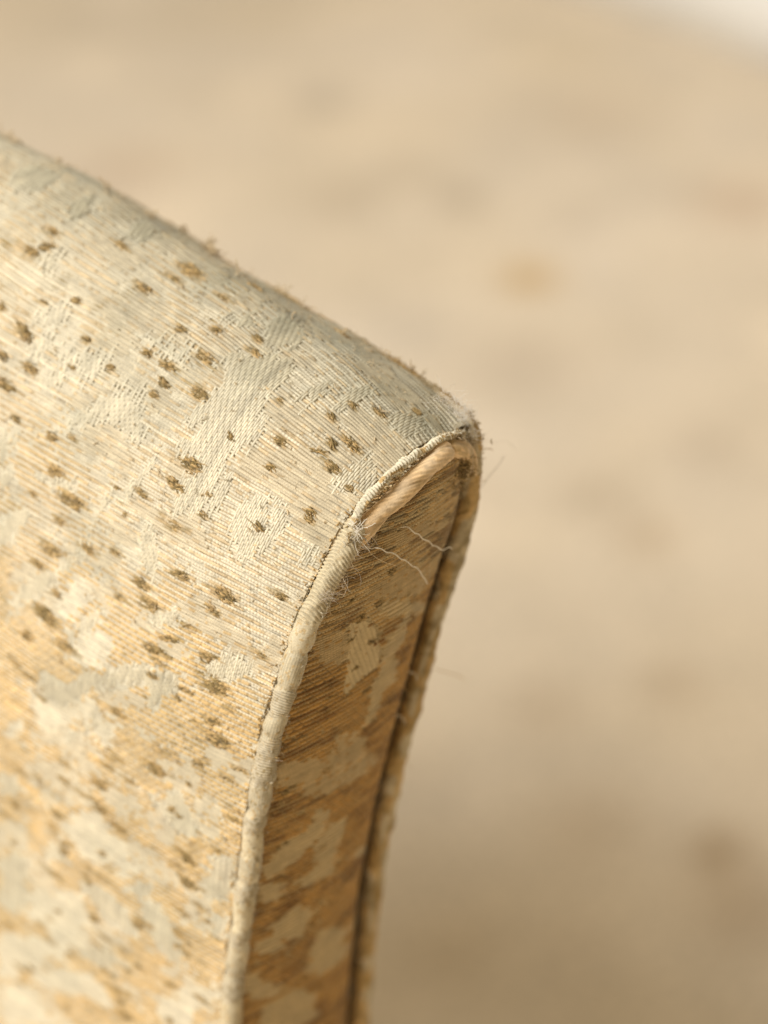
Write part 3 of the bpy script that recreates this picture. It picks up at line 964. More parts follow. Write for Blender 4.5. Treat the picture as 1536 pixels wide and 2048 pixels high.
# ------------------------------------------------------------------ slub knots: brown yarn standing out of the weave
def knot_mesh(name, loops, rx, ry, seed):
    rr = np.random.default_rng(seed)
    V_, F_, C_, nn = [], [], [], 0
    for i in range(loops):
        a = rr.uniform(0, 6.28)
        q = math.sqrt(rr.uniform(0, 1))
        cx, cy = rx * q * math.cos(a), ry * q * math.sin(a)
        L = rr.uniform(0.9, 3.0)
        t = rr.normal(0, 0.30)
        hgt = rr.uniform(0.25, 0.75) * (1.15 - 0.5 * q)
        ph = np.linspace(-0.25, math.pi + 0.25, 8)
        bend = rr.normal(0, 0.35)
        x = cx + L * np.cos(ph) * math.cos(t) * 0.5 - bend * np.sin(ph) * math.sin(t)
        y = cy + L * np.cos(ph) * math.sin(t) * 0.5 + bend * np.sin(ph)
        z = 0.12 + hgt * np.sin(ph)
        P = np.stack([x, y, z], 1) * MM
        rad = rr.uniform(0.10, 0.24) * MM * (1 + 0.15 * rr.normal(size=8))
        v, f = sweep(P, np.array([0.1, 1, 0.2]), rad, 5, nn)
        base = BROWN * rr.uniform(0.8, 1.5) if rr.random() < 0.80 - 0.45 * q else GOLD * rr.uniform(0.6, 0.95)
        c = np.ones((len(v), 4))
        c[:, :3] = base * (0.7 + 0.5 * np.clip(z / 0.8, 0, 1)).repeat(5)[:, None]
        c[:, 3] = 0.3
        V_.append(v); F_.append(f); C_.append(c)
        nn += len(v)
    # a few stray ends
    for i in range(max(2, loops // 3)):
        p = np.array([rr.uniform(-rx, rx), rr.uniform(-ry, ry), 0.4])
        d = np.array([rr.normal(0, 1.5), rr.normal(0, .5), rr.uniform(.1, .6)])
        tt = np.linspace(0, 1, 5)[:, None]
        P = (p + d * tt * rr.uniform(.6, 1.4) + rr.normal(0, .12, (5, 3)) * tt) * MM
        v, f = sweep(P, np.array([0.1, 1, 0.2]), np.array([.16, .15, .13, .1, .05]) * MM, 4, nn)
        c = np.ones((len(v), 4)); c[:, :3] = (BROWN * 1.6 if rr.random() < .5 else GOLD * .85); c[:, 3] = .3
        V_.append(v); F_.append(f); C_.append(c)
        nn += len(v)
    o = make_mesh(name, np.concatenate(V_), np.concatenate(F_), np.concatenate(C_), M_YARN)
    me = o.data
    bpy.data.objects.remove(o)
    return me


KN = {'s': [knot_mesh('yarn_knot_small', 12, 1.0, .75, 300 + i) for i in range(6)],
      'm': [knot_mesh('yarn_knot_medium', 28, 2.1, 1.15, 320 + i) for i in range(6)],
      'l': [knot_mesh('yarn_knot_large', 64, 3.3, 1.9, 340 + i) for i in range(6)],
      'f': [knot_mesh('yarn_knot_flat', 20, 3.4, .6, 360 + i) for i in range(4)]}



def place_knots(table, lookup, frame, parent, seed):
    rr = np.random.default_rng(seed)
    for key, lst in table.items():
        for i, (x, y) in enumerate(lst):
            a, b = lookup(x, y)
            P, T1, T2, n = frame(np.array([[float(a)]]), np.array([[float(b)]]))
            P, T1, T2, n = P[0, 0], T1[0, 0], T2[0, 0], n[0, 0]
            if n @ (CAM - P) < 0:
                n = -n
            me = KN[key][rr.integers(len(KN[key]))]
            o = bpy.data.objects.new('yarn_knot', me)
            sc.collection.objects.link(o)
            o.parent = parent
            th = rr.normal(0, 0.2)
            ax = T2 * math.cos(th) + T1 * math.sin(th)
            ax = ax - (ax @ n) * n
            ax /= np.linalg.norm(ax)
            ay = np.cross(n, ax)
            k = rr.uniform(.6, 1.25) * (0.8 if key == 'f' else 1)
            fx, fy = (1 if rr.random() < .5 else -1), 1
            import mathutils
            M = mathutils.Matrix(((ax[0] * k * fx, ay[0] * k * fx, n[0] * k, P[0]), (ax[1] * k * fx, ay[1] * k * fx, n[1] * k, P[1]),
                                  (ax[2] * k * fx, ay[2] * k * fx, n[2] * k, P[2]), (0, 0, 0, 1)))
            o.matrix_local = M


place_knots(KN_MAIN, px_main, surf_frame, inside, 401)


def bframe(a, b):
    P, Tw, Ta, n = band_frame(a, b)
    return P, Tw, Ta, n


place_knots(KN_BAND, px_band, bframe, front, 402)

# ------------------------------------------------------------------ piping
def resample(P, step):
    d = np.r_[0, np.cumsum(np.linalg.norm(np.diff(P, axis=0), axis=1))]
    t = np.arange(0, d[-1], step * MM)
    return np.stack([np.interp(t, d, P[:, i]) for i in range(3)], 1), t * 1e3


def normal_vw(s):
    return np.interp(s, S_, nr[:, 0]), np.interp(s, S_, nr[:, 1])


# inner piping, whole below the tear
sp = np.r_[np.arange(46.5, 285, 0.5), np.arange(285, SMAX - 2, 8)]
nv_, nw_ = normal_vw(sp)
Pc = world_of(np.interp(sp, S_, pf[:, 0]) + nv_ * 0.3, np.interp(sp, S_, pf[:, 1]) + nw_ * 0.3, np.zeros_like(sp)) + NF * 0.9 * MM
Pa, ta = resample(Pc[:478], 0.19)
# slight wobble of the seam
wob = 0.45 * (vnoise(ta / 9.0, ta * 0, 601) - .5) + 0.3 * (vnoise(ta / 3.7 + 9, ta * 0, 602) - .5)
Pa = Pa + V * (wob * MM)[:, None]
_, ypx, _ = project(Pa)
NS = 48
ph = np.linspace(0, 2 * math.pi, NS, endpoint=False)
TT, PH = np.meshgrid(ta, ph, indexing='ij')
YP = np.repeat(ypx[:, None], NS, 1)
bounds = [1238, 1300, 1372, 1424, 1466, 1512, 1560, 1622, 1655, 1705, 1760, 1792, 1850, 1880, 1945, 1990]
styles = ['fray', 'long', 'long', 'ring', 'long', 'ring', 'ring', 'long', 'ring', 'plain', 'long', 'ring', 'plain', 'ring', 'long', 'ring', 'plain']
sid = np.searchsorted(bounds, YP + 9 * np.cos(PH + 1))
sty = np.array(styles)[sid]
ring = np.cos(2 * math.pi * (TT + 0.55 * np.sin(PH + .6)) / 0.80)
nzr = vnoise(TT / 1.2, PH * 3, 603) - .5
fpitch = np.cos(2 * math.pi * (TT + 1.5 * np.sin(PH) + 1.1 * (vnoise(TT / 5, PH * 1.4, 605) - .5)) / 1.08)
longw = np.cos(PH * 24 + 1.6 * np.sin(TT / 7.0))
lump = 0.9 * (vnoise(TT / 9.0, PH * 0.6, 607) - .5) + 0.6 * (vnoise(TT / 4.0 + 5, PH * 0.9, 608) - .5)
pinch = 0
for b_ in bounds[1:]:
    pinch = pinch - 0.5 * np.exp(-((YP - b_) / 7.0) ** 2)
rad = 3.15 + lump + pinch + 0.14 * nzr
rad = rad + np.where(sty == 'ring', 0.17 * ring, 0) + np.where(sty == 'long', 0.13 * longw, 0)
rad = rad + np.where(sty == 'fray', 0.24 * fpitch * (0.5 + vnoise(TT / 3, PH * 2, 609)) + 0.25 * nzr, 0)
rad = rad + np.where(sty == 'plain', 0.10 * np.cos(2 * math.pi * TT / 0.86 + PH), 0)
rad = rad * (1 - 0.15 * np.exp(-TT / 1.5))
T_ = frame_of(Pa)
e1 = NF - (T_ @ NF)[:, None] * T_
e1 /= np.linalg.norm(e1, axis=1, keepdims=True)
e2 = np.cross(T_, e1)
side = (e2 @ V)[:, None] * np.sin(PH)             # > 0 towards the outer side
Cp = np.where((sty == 'ring')[..., None], RIB * 0.93, np.where((sty == 'long')[..., None], np.array([0.60, 0.52, 0.365]), np.array([0.60, 0.515, 0.35])))
groove_shade = np.where(sty == 'ring', 1 - 0.30 * sstep(0, -.8, ring), np.where(sty == 'fray', 1 - 0.30 * sstep(-0.2, -0.9, fpitch), np.where(sty == 'long', 1 - 0.30 * sstep(0, -1, longw), 1)))  # shading of the grooves, painted into the piping colour
Cp = Cp * groove_shade[..., None]
spk = sstep(0.70, 0.80, vnoise(TT / 0.9, PH * 5, 611)) * np.where((sty == 'plain') | (sty == 'long'), .7, .3)
Cp = Cp * (1 - spk[..., None]) + GOLD * 0.8 * spk[..., None]
dk = sstep(0.80, 0.86, vnoise(TT / 1.1 + 3, PH * 4, 613)) * sstep(1250, 1400, YP) * 0.7
Cp = Cp * (1 - dk[..., None]) + BROWN * 1.3 * dk[..., None]
gs_ = sstep(0.25, 0.7, side + 0.35 * (vnoise(TT / 6, PH * 2, 614) - .5)) * sstep(1480, 1640, YP) * sstep(0.34, 0.50, vnoise(TT / 9 + 4, PH * .6, 615))
Cp = Cp * (1 - gs_[..., None]) + GOLD * 0.70 * gs_[..., None]
Cp = np.concatenate([Cp * (0.92 + 0.16 * vnoise(TT / 2, PH * 3, 616))[..., None], np.full(PH.shape + (1,), .6)], -1)
v, f = sweep(Pa, NF, rad * MM, NS)
Pl, tl = resample(Pc[476:], 4.0)
v2, f2 = sweep(Pl, NF, np.full(len(Pl), 3.1 * MM), 16, len(v))
c2 = np.tile(np.r_[CREAM, .5], (len(v2), 1))
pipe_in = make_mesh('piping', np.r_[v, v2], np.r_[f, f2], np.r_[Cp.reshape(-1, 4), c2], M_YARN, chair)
pipe_in['label'] = 'cream fabric covered piping, frayed open at its upper end'

# outer piping: along the back edge, round the corner and down
ub = np.arange(250, 3, -2.0)
back_pts = surf(np.full(ub.shape, -6.0), ub) + Z * 0.3 * MM
wdn = np.r_[np.arange(-10, -290, -3.0), np.arange(-290, FLOORW + 3, -10)]
down = world_of(np.interp(wdn, OW, OV) + 0.5, wdn, np.zeros_like(wdn)) - NF * 1.6 * MM
path = smooth_poly(np.r_[back_pts, [world_of(np.float64(4.0), np.float64(-4.0), np.float64(0.8))], down], 2600, 9)
Po, to = resample(path, 0.22)
keepn = np.argmax(Po[:, 2] < CORNER[2] - 0.300)
_, yo, _ = project(Po)
Ph_, to_ = Po[:keepn], to[:keepn]
wob = 0.5 * (vnoise(to_ / 8.0, to_ * 0, 621) - .5)
Ph_ = Ph_ + V * (wob * MM)[:, None]
NS = 36
ph = np.linspace(0, 2 * math.pi, NS, endpoint=False)
TT, PH = np.meshgrid(to_, ph, indexing='ij')
sty2 = vnoise(TT / 6.5, PH * .25, 623)
ring = np.cos(2 * math.pi * (TT + 0.5 * np.sin(PH)) / 0.95)
rad = 2.85 + 0.8 * (vnoise(TT / 6, PH * .6, 625) - .5) + 0.7 * (vnoise(TT / 1.3, PH * 2, 626) - .5) + 0.20 * ring * (sty2 > .42)
gfrac = sstep(0.40, 0.56, vnoise(TT / 7.5 + 7, PH * .7, 627))[..., None]
Cq = np.array([0.62, 0.52, 0.35]) * (1 - gfrac) + GOLD * 0.98 * gfrac
bd = sstep(0.58, 0.72, vnoise(TT / 3.2 + 11, PH * 1.2, 629))[..., None] * 0.5
Cq = Cq * (1 - bd) + BROWN * 1.35 * bd
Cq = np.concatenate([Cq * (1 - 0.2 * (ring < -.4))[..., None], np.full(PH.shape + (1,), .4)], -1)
v, f = sweep(Ph_, np.array([0.3, -0.5, 0.8]), rad * MM, NS)
Pl = Po[keepn - 1::30]
v2, f2 = sweep(Pl, NF, np.full(len(Pl), 2.6 * MM), 14, len(v))
pipe_out = make_mesh('piping', np.r_[v, v2], np.r_[f, f2], np.r_[Cq.reshape(-1, 4), np.tile(np.r_[GOLD * .9, .4], (len(v2), 1))], M_YARN, chair)
pipe_out['label'] = 'gold and brown worn piping along the outer edge'


def px_pts(lst, off):
    off = np.broadcast_to(off, (len(lst),))
    out = []
    for (x, y), o_ in zip(lst, off):
        vw = hit(x, y, o_)
        d = ray(x, y)
        oo = CORNER + NF * o_ * MM
        t = ((oo - CAM) @ NF) / (d @ NF)
        out.append(CAM + t * d)
    return np.array(out)


# the bare cord in the tear
def bare_cord(pxs, offs, radk, seed, twist, dirty):
    Pk = smooth_poly(px_pts(pxs, offs), 400, 12)
    Pk, tk = resample(Pk, 0.18)
    NS = 52
    ph = np.linspace(0, 2 * math.pi, NS, endpoint=False)
    TT, PH = np.meshgrid(tk, ph, indexing='ij')
    tw = PH - TT / twist * 2 * math.pi
    ply = np.abs(np.cos(tw))                          # two plies
    fib = np.cos(tw * 15 + 7 * (vnoise(TT / 10, PH * 2, seed) - .5)) * (0.4 + vnoise(TT / 3, PH * 3, seed + 9))
    L = tk[-1]
    cap = np.sqrt(np.clip(np.minimum(tk, L - tk) / 1.8, 0.0004, 1))[:, None]
    rad = radk * cap * (0.80 + 0.24 * ply ** .7) + 0.07 * fib * cap + 0.30 * (vnoise(TT / 5, PH, seed + 1) - .5) * cap
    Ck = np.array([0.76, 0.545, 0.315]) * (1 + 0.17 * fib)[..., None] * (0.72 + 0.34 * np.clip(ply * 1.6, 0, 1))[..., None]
    pale = sstep(0.5, 0.8, vnoise(TT / 5 + 2, PH * 1.5, seed + 2))[..., None]
    Ck = Ck * (1 - .5 * pale) + np.array([0.76, 0.61, 0.43]) * .5 * pale
    grime = sstep(0.60, 0.8, vnoise(TT / 3 + 8, PH * 1.6, seed + 3))[..., None] * 0.30 + dirty * sstep(0.3, .7, vnoise(TT / 2, PH * 2, seed + 4))[..., None]
    Ck = Ck * (1 - grime) + BROWN * 1.8 * grime
    Ck = np.concatenate([Ck, np.full(PH.shape + (1,), .2)], -1)
    v, f = sweep(Pk, NF, rad * MM, NS)
    return make_mesh('piping_cord', v, f, Ck.reshape(-1, 4), M_CORD, chair), Pk


cord, Pk = bare_cord([(706, 1082), (722, 1064), (738, 1048), (764, 1021), (803, 986), (834, 955), (862, 928), (882, 908), (896, 898)],
                     [0.4, 1.8, 3.0, 3.6, 3.9, 3.9, 3.6, 2.9, 1.6], 2.95, 641, 36.0, 0.0)
cord['label'] = 'bare twisted tan cord showing through the torn piping'
cord2, Pk2 = bare_cord([(888, 899), (900, 896), (917, 896), (928, 903), (934, 917), (935, 934), (932, 950)], [1.0, 1.6, 1.6, 1.4, 1.0, .4, -.6], 2.8, 661, 60.0, 0.45)
cord2['label'] = 'short grimy length of bare cord at the corner'

# torn edge of the piping cover
epx = [(704, 1050), (712, 1034), (738, 990), (773, 955), (811, 923), (849, 897), (881, 879), (905, 870), (928, 866)]
Pe = smooth_poly(px_pts(epx, [1.5, 1.4, 1.2, 1.0, .9, .8, .6, .4, .2]), 500, 10)
Pe, te = resample(Pe, 0.16)
Pe = Pe + Z * (MM * 0.7 * (vnoise(te / 3.2, te * 0, 651) - .5))[:, None]
NS = 28
ph = np.linspace(0, 2 * math.pi, NS, endpoint=False)
TT, PH = np.meshgrid(te, ph, indexing='ij')
rg = np.cos(2 * math.pi * (TT + .5 * np.sin(PH) + .8 * (vnoise(TT / 3, PH, 652) - .5)) / 1.0)
rad = 1.05 + 0.5 * (vnoise(TT / 2.6, PH * .8, 653) - .5) * 1.6 + 0.20 * rg + 0.3 * (vnoise(TT / .9, PH * 2, 654) - .5)
rad = np.maximum(rad, .35) * np.interp(te, [0, te[-1] - 12, te[-1]], [1.15, 1.0, .6])[:, None]
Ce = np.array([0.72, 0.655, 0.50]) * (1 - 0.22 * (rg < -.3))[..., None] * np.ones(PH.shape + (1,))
gq = sstep(0.62, 0.74, vnoise(TT / 1.8 + 3, PH, 655))[..., None]
Ce = Ce * (1 - gq) + GOLD * .8 * gq
v, f = sweep(Pe, NF, rad * MM, NS)
torn = make_mesh('torn_edge', v, f, np.concatenate([Ce, np.full(PH.shape + (1,), .4)], -1).reshape(-1, 4), M_YARN, chair)
torn['label'] = 'frayed cream edge of the torn piping cover'

# ------------------------------------------------------------------ threads and fuzz
def walk(p, d, L, n=10, curl=0.5, sag=0.0):
    """a curling fibre of length L mm"""
    d = d / np.linalg.norm(d)
    pts = [p]
    ax = rng.normal(size=3)
    ax /= np.linalg.norm(ax)
    w_ = rng.normal(0, curl)
    for i in range(n):
        d = d + np.cross(ax, d) * w_ * (4.0 / n) + rng.normal(0, .10 * curl + .02, 3)
        d[2] -= sag / n
        d /= np.linalg.norm(d)
        pts.append(pts[-1] + d * L / n * MM)
    return np.array(pts)


# two crinkled loose threads in front of the band
def crinkle(pts, amp, seed):
    P = smooth_poly(pts, 160, 3)
    q = np.arange(160)
    rr = np.random.default_rng(seed)
    P = P + UPV * (amp * MM * np.sin(q / 4.6 + 1.5 * vnoise(q / 20, q * 0, seed)))[:, None] * (0.4 + vnoise(q / 15, q * 0, seed + 1))[:, None]
    return P


for i, (pz, off) in enumerate([([(760, 0), (850, 2), (950, 40), (1000, 80), (1060, 120), (1120, 160), (1190, 200), (1230, 212), (1280, 190), (1300, 205)], 7.5),
                               ([(520, 185), (610, 190), (660, 205), (730, 215), (790, 250), (830, 255), (880, 305), (930, 320), (980, 365), (1030, 395), (1050, 445), (1090, 500)], 7.2)]):
    offs = np.linspace(3.4, off, len(pz))
    offs[2:] = off
    P = crinkle(px_pts(zp(600, 1050, 4.267, pz), offs), 0.28, 701 + i * 10)
    st = Strands()
    st.add(P, 0.18 * MM, np.array([0.84, 0.78, 0.68]), 6)
    for b_ in range(10):
        q = P[rng.integers(90, 158)]
        st.add(walk(q, rng.normal(size=3), rng.uniform(.4, 1.2), 5, .5), 0.035 * MM, np.array([.75, .68, .58]), 3)
    o = st.build('loose_thread', M_FUZZ, chair, None)

# hairs teased out of the piping cover
st = Strands()
for i in range(520):
    s0 = rng.triangular(47, 52, 76) if i < 260 else rng.uniform(60, 210)
    nvv, nww = normal_vw(s0)
    a = rng.uniform(-0.5, 1.6)
    out = NF * math.cos(a) + V * math.sin(a)
    p = world_of(np.interp(s0, S_, pf[:, 0]), np.interp(s0, S_, pf[:, 1]), np.float64(0)) + out * 3.3 * MM + NF * 0.6 * MM
    d = out * rng.uniform(.3, 1.1) + V * rng.uniform(-.2, .9) - Z * rng.uniform(-.3, 1.0) + rng.normal(0, .3, 3)
    col_ = np.array([0.72, 0.63, 0.52]) if rng.random() < .75 else np.array([0.66, 0.48, 0.27])
    st.add(walk(p, d, (rng.gamma(2.2, 1.2) + .6) if i < 260 else rng.gamma(2, .5) + .3, 9, .7, .3), rng.uniform(.02, .04) * MM, col_ * rng.uniform(.85, 1.1), 3)
# twisted wisp
for i in range(260):                                   # little yarn loops worked loose on the cover
    s0 = rng.uniform(50, 235)
    a = rng.uniform(-1.4, 1.6)
    out = NF * math.cos(a) + V * math.sin(a)
    p = world_of(np.interp(s0, S_, pf[:, 0]), np.interp(s0, S_, pf[:, 1]), np.float64(0)) + out * 3.15 * MM + NF * 0.9 * MM
    st.add(walk(p, rng.normal(size=3), rng.uniform(.5, 1.6), 6, 1.4), rng.uniform(.07, .2) * MM, (GOLD if rng.random() < .55 else CREAM) * rng.uniform(.65, 1.0), 4)
for i in range(38):
    p = px_pts([(648 + rng.uniform(-14, 12), 1196 + rng.uniform(-8, 10))], 3.6)[0]
    d = V * 1.0 + Z * rng.normal(.05, .12) + NF * rng.normal(.2, .15)
    st.add(walk(p, d, rng.uniform(2, 6), 9, .4, .1), .028 * MM, np.array([.78, .70, .62]), 3)
st.build('fuzz', M_FUZZ, pipe_in)

# white burst of cover threads at the end of the tear
st = Strands()
for i in range(30):
    x, y = 712 + rng.normal(0, 11), 1058 + rng.normal(0, 10)
    p = px_pts([(x, y)], 3.5 + rng.uniform(-.6, 1.2))[0]
    d = V * rng.normal(.5, .6) + Z * rng.normal(0, .5) + NF * rng.uniform(0, .8)
    st.add(walk(p, d, rng.uniform(2.5, 6.5), 12, .9), rng.uniform(.06, .13) * MM, np.array([.80, .74, .64]) * rng.uniform(.8, 1.05), 4)
for i in range(26):
    x, y = 705 + rng.normal(0, 10), 1078 + rng.normal(0, 7)
    p = px_pts([(x, y)], 2.8 + rng.uniform(-.6, 1.0))[0]
    st.add(walk(p, rng.normal(size=3) + NF * .4, rng.uniform(1.5, 3.5), 8, .7), rng.uniform(.12, .24) * MM, (GOLD * .7 if rng.random() < .5 else CREAM) * rng.uniform(.5, 1), 5)
for (x, y) in [(745, 1068), (738, 1078), (733, 1088), (742, 1082), (750, 1074)]:
    for q in range(7):
        p = px_pts([(x + rng.normal(0, 3), y + rng.normal(0, 3))], 3.0)[0]
        st.add(walk(p, rng.normal(size=3), rng.uniform(.8, 1.6), 6, 1.2), .28 * MM, GOLDPALE * rng.uniform(.7, 1.05), 5)
st.build('frayed_thread', M_FUZZ, torn)

# bits standing between the torn edge and the cord, and beside the cord
st = Strands()
for i in range(330):
    t = rng.uniform(0, 1)
    e = Pe[int(t * (len(Pe) - 1))]
    k_ = Pk[int(min(t * 0.9 + .1, 1) * (len(Pk) - 1))]
    p = e * (1 - (m_ := rng.uniform(.1, .9))) + k_ * m_ - NF * 1.6 * MM
    st.add(walk(p, rng.normal(size=3) + NF * .5, rng.uniform(.6, 2.0), 6, 1.0), rng.uniform(.10, .24) * MM, (GOLD * .75 if rng.random() < .55 else BROWN * 1.7) * rng.uniform(.6, 1.1), 4)
for i in range(420):                                   # below the cord, dirty tuft at the corner
    x, y = (rng.normal(924, 11), rng.normal(938, 13)) if i < 300 else (rng.normal(885, 16), rng.normal(955, 14))
    p = px_pts([(x, y)], 2.8 + rng.uniform(-1.6, 1.4))[0]
    st.add(walk(p, rng.normal(size=3) + NF * .3, rng.uniform(.8, 2.6), 6, .9), rng.uniform(.08, .22) * MM, (BROWN * 1.5 if rng.random() < .55 else GOLD * .7) * rng.uniform(.6, 1.2), 4)
for i in range(330):                                   # gold loops where the panel meets the piping
    s0 = rng.uniform(40, 112) if i < 190 else rng.uniform(100, 230)
    u0 = rng.uniform(1.6, 4.0) if i < 190 else rng.uniform(2.4, 4.2)
    P, Ts, Tu, n = surf_frame(np.array([[s0]]), np.array([[u0]]))
    p = P[0, 0] + n[0, 0] * .3 * MM
    st.add(walk(p, rng.normal(size=3) + n[0, 0] * .6, rng.uniform(.7, 1.7), 6, 1.3), rng.uniform(.16, .30) * MM, (GOLD if rng.random() < .7 else CREAM) * rng.uniform(.6, 1.05), 5)
for i in range(300):                                   # and on the band side
    wq = rng.uniform(-230, -25)
    aq = rng.uniform(.035, .085)
    p = band(np.array([aq]), np.array([wq]))[0] + NF * rng.uniform(.2, 1.0) * MM
    st.add(walk(p, rng.normal(size=3) + NF * .5, rng.uniform(.7, 2.2), 6, 1.2), rng.uniform(.08, .26) * MM, (GOLD * .8 if rng.random() < .6 else BROWN * 1.5) * rng.uniform(.6, 1.05), 4)
for i in range(220):                                   # broken yarn at the outer seam
    wq = rng.uniform(-200, -20)
    p = band(np.array([rng.uniform(.95, 1)]), np.array([wq]))[0]
    st.add(walk(p, rng.normal(size=3) + NF * .6 + V * .4, rng.uniform(.8, 3.0), 6, 1.0), rng.uniform(.06, .22) * MM, (GOLD * .8 if rng.random() < .6 else CREAM * .9) * rng.uniform(.6, 1.05), 4)
for i in range(260):                                   # ragged tip
    p = px_pts([(rng.normal(918, 18), rng.normal(874, 6))], rng.uniform(-1.5, 2.0))[0]
    st.add(walk(p, rng.normal(size=3) + V * .4, rng.uniform(.8, 2.6), 7, 1.1), rng.uniform(.05, .22) * MM, (GOLDPALE * .9 if rng.random() < .5 else (CREAM if rng.random() < .6 else BROWN * 1.6)) * rng.uniform(.65, 1.05), 4)
for i in range(60):                                    # white thread ends along the torn edge
    e = Pe[rng.integers(len(Pe))]
    st.add(walk(e + NF * .6 * MM, -V * rng.uniform(0, 1) + Z * rng.uniform(0, 1) + rng.normal(0, .4, 3), rng.uniform(.8, 2.4), 6, .5), rng.uniform(.05, .13) * MM, np.array([.78, .73, .62]), 4)
st.build('frayed_yarn', M_FUZZ, chair)

# loose ends over the whole cloth and along the crest
st = Strands()
for i in range(900):
    s0, u0 = rng.uniform(0, 190), rng.uniform(3, 140)
    P, Ts, Tu, n = surf_frame(np.array([[s0]]), np.array([[u0]]))
    P, Ts, Tu, n = P[0, 0], Ts[0, 0], Tu[0, 0], n[0, 0]
    d = Tu * rng.choice([-1, 1]) + Ts * rng.normal(0, .35) + n * rng.uniform(.1, .5)
    thick = rng.random() < .35
    st.add(walk(P + n * .45 * MM, d, rng.uniform(.8, 3.0), 7, .7, .3), (rng.uniform(.12, .2) if thick else rng.uniform(.03, .06)) * MM, (GOLDPALE if rng.random() < .8 else CREAM) * rng.uniform(.7, 1.05), 4 if thick else 3)
for i in range(620):                                   # crest
    s0, u0 = rng.uniform(-10, 14), rng.uniform(2, 215)
    P, Ts, Tu, n = surf_frame(np.array([[s0]]), np.array([[u0]]))
    P, Ts, Tu, n = P[0, 0], Ts[0, 0], Tu[0, 0], n[0, 0]
    if n[2] < 0:
        n = -n
    d = Tu * rng.normal(0, .8) + Ts * rng.normal(0, .5) + n * rng.uniform(.2, .8)
    st.add(walk(P + n * .3 * MM, d, rng.uniform(.8, 3.2), 7, .8), (rng.uniform(.02, .05) if i % 5 else rng.uniform(.1, .18)) * MM, GOLDPALE * rng.uniform(.7, 1.05), 3)
for (x, y, k_) in [(412, 494, 34), (432, 492, 34), (360, 455, 8), (300, 428, 8), (560, 585, 8), (610, 612, 10), (120, 322, 10), (785, 716, 8), (30, 265, 14), (15, 258, 8), (480, 548, 6), (690, 668, 8), (742, 700, 5), (210, 372, 8)]:
    s0, u0 = px_main(x, y)
    P, Ts, Tu, n = surf_frame(np.array([[float(s0)]]), np.array([[float(u0)]]))
    P, Tu, n = P[0, 0], Tu[0, 0], n[0, 0]
    if n[2] < 0:
        n = -n
    for q in range(k_):
        st.add(walk(P + rng.normal(0, .8, 3) * MM, n * rng.uniform(.3, 1) + Tu * rng.normal(0, .7) + rng.normal(0, .3, 3), rng.uniform(1.5, 5.5), 9, .9), rng.uniform(.10, .24) * MM, GOLDPALE * rng.uniform(.75, 1.05), 4)
P, Ts, Tu, n = surf_frame(np.array([[-3.0]]), np.array([[31.0]]))
st.add(walk(P[0, 0], Z + Tu[0, 0] * .4, 5.0, 12, .5), .20 * MM, GOLDPALE, 5)
st.build('loose_end', M_FUZZ, inside)

# fuzz on the back edge, corner and outer piping
st = Strands()
for i in range(620):
    j = rng.integers(len(Ph_))
    if i < 380:
        j = np.argmin(np.abs(yo[:keepn] - rng.uniform(700, 960)))
    d = rng.normal(size=3) + Z * .5 + V * .4
    whit = rng.random() < .45
    L_ = rng.gamma(2, .7) + .4
    st.add(walk(Ph_[j] + d / np.linalg.norm(d) * 2.4 * MM, d, L_, 7, .8), (rng.uniform(.025, .05) if whit else rng.uniform(.06, .16)) * MM, np.array([.74, .68, .58]) if whit else GOLD * rng.uniform(.55, .95), 3)
for (x, y, k_) in [(928, 828, 240), (908, 808, 110), (945, 880, 130), (880, 792, 50)]:
    for q in range(k_):
        p = px_pts([(x + rng.normal(0, 8), y + rng.normal(0, 9))], rng.uniform(-4, 2))[0]
        st.add(walk(p, rng.normal(size=3) + V * .5 + Z * .2, rng.gamma(2, 1.0) + .6, 9, .9), .028 * MM, np.array([.80, .76, .70]), 3)
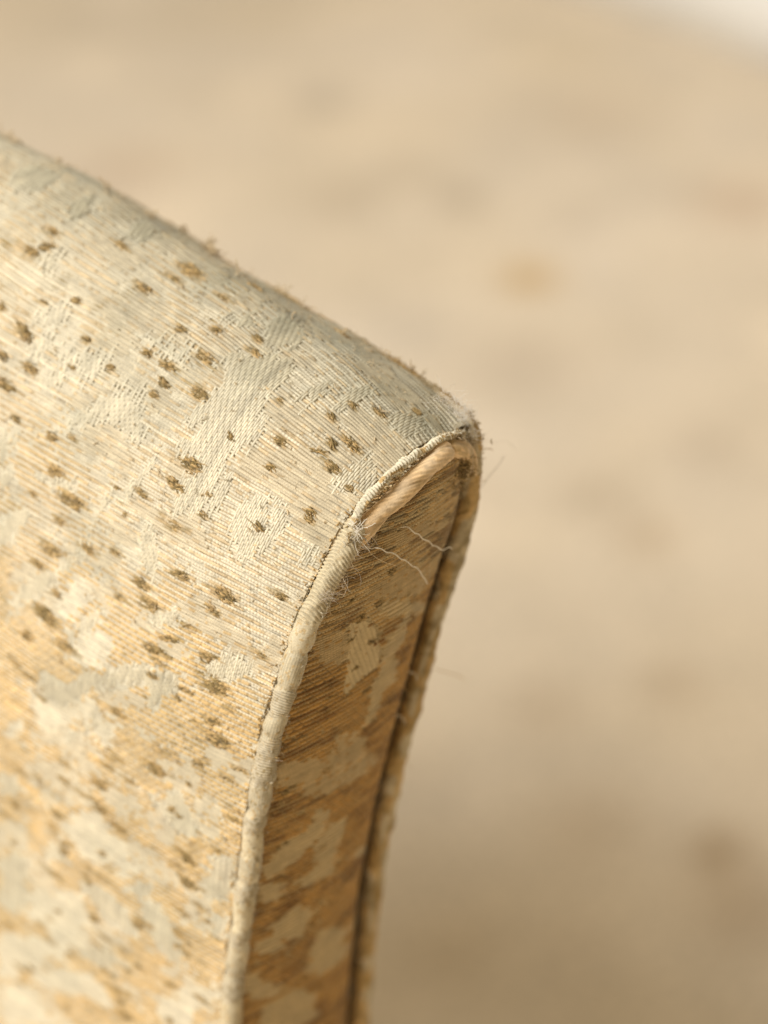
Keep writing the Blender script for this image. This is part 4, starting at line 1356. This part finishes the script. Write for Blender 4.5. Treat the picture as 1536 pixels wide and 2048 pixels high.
for i in range(520):
    tq = rng.uniform(0, 1)
    x, y = np.interp(tq, [0, .35, .7, 1], [782, 840, 893, 940]) + rng.normal(0, 4), np.interp(tq, [0, .35, .7, 1], [722, 765, 810, 868]) + rng.normal(0, 4)
    j = np.argmin((project(Ph_)[0] - x) ** 2 + (project(Ph_)[1] - y) ** 2) if i % 4 == 0 else j
    d = rng.normal(size=3) + Z * .5
    p = Ph_[j] + d / np.linalg.norm(d) * rng.uniform(2.0, 2.9) * MM + rng.normal(0, .8, 3) * MM
    st.add(walk(p, rng.normal(size=3) + Z * .3, rng.uniform(1.0, 3.4), 7, .9), rng.uniform(.04, .20) * MM, (GOLDPALE * .9 if rng.random() < .72 else BROWN * 1.8) * rng.uniform(.65, 1.1), 4)
for (x, y) in [(820, 1356), (795, 1443)]:
    c_ = px_pts([(x, y)], 1.0)[0]
    q = np.linspace(-.6, 2.3, 14)
    P = c_ + (RT * np.cos(q)[:, None] + UPV * np.sin(q)[:, None]) * 1.9 * MM - F * 0.8 * MM
    st.add(P, .16 * MM, np.array([.72, .66, .55]), 5)
    st.add(P + np.array([.0004, 0, -.0004]), .10 * MM, np.array([.72, .66, .55]), 4)
st.build('fuzz', M_FUZZ, pipe_out)

# single fibres sticking out past the edge
for pts, r_, c_ in [([(955, 985), (972, 962), (990, 938), (1001, 925), (1010, 911)], .055, (.16, .12, .08)), ([(948, 905), (962, 899), (974, 897), (986, 899)], .11, (.45, .29, .12)),
                    ([(870, 1338), (890, 1344), (912, 1350), (930, 1359)], .12, (.55, .38, .18)), ([(950, 880), (985, 886), (1015, 880), (1035, 905)], .03, (.7, .66, .6))]:
    st = Strands()
    P = smooth_poly(px_pts(pts, -2.0), 30, 2)
    st.add(P, r_ * MM, np.array(c_), 5)
    for q in range(6):
        st.add(walk(P[rng.integers(8, 29)], rng.normal(size=3), rng.uniform(.5, 1.4), 5, .5), .03 * MM, np.array(c_) * 1.3, 3)
    st.build('loose_fibre', M_FUZZ, chair, None)
print('tris', sum(len(o.data.polygons) * 2 for o in sc.objects if o.type == 'MESH' and not o.name.startswith('yarn_knot')))
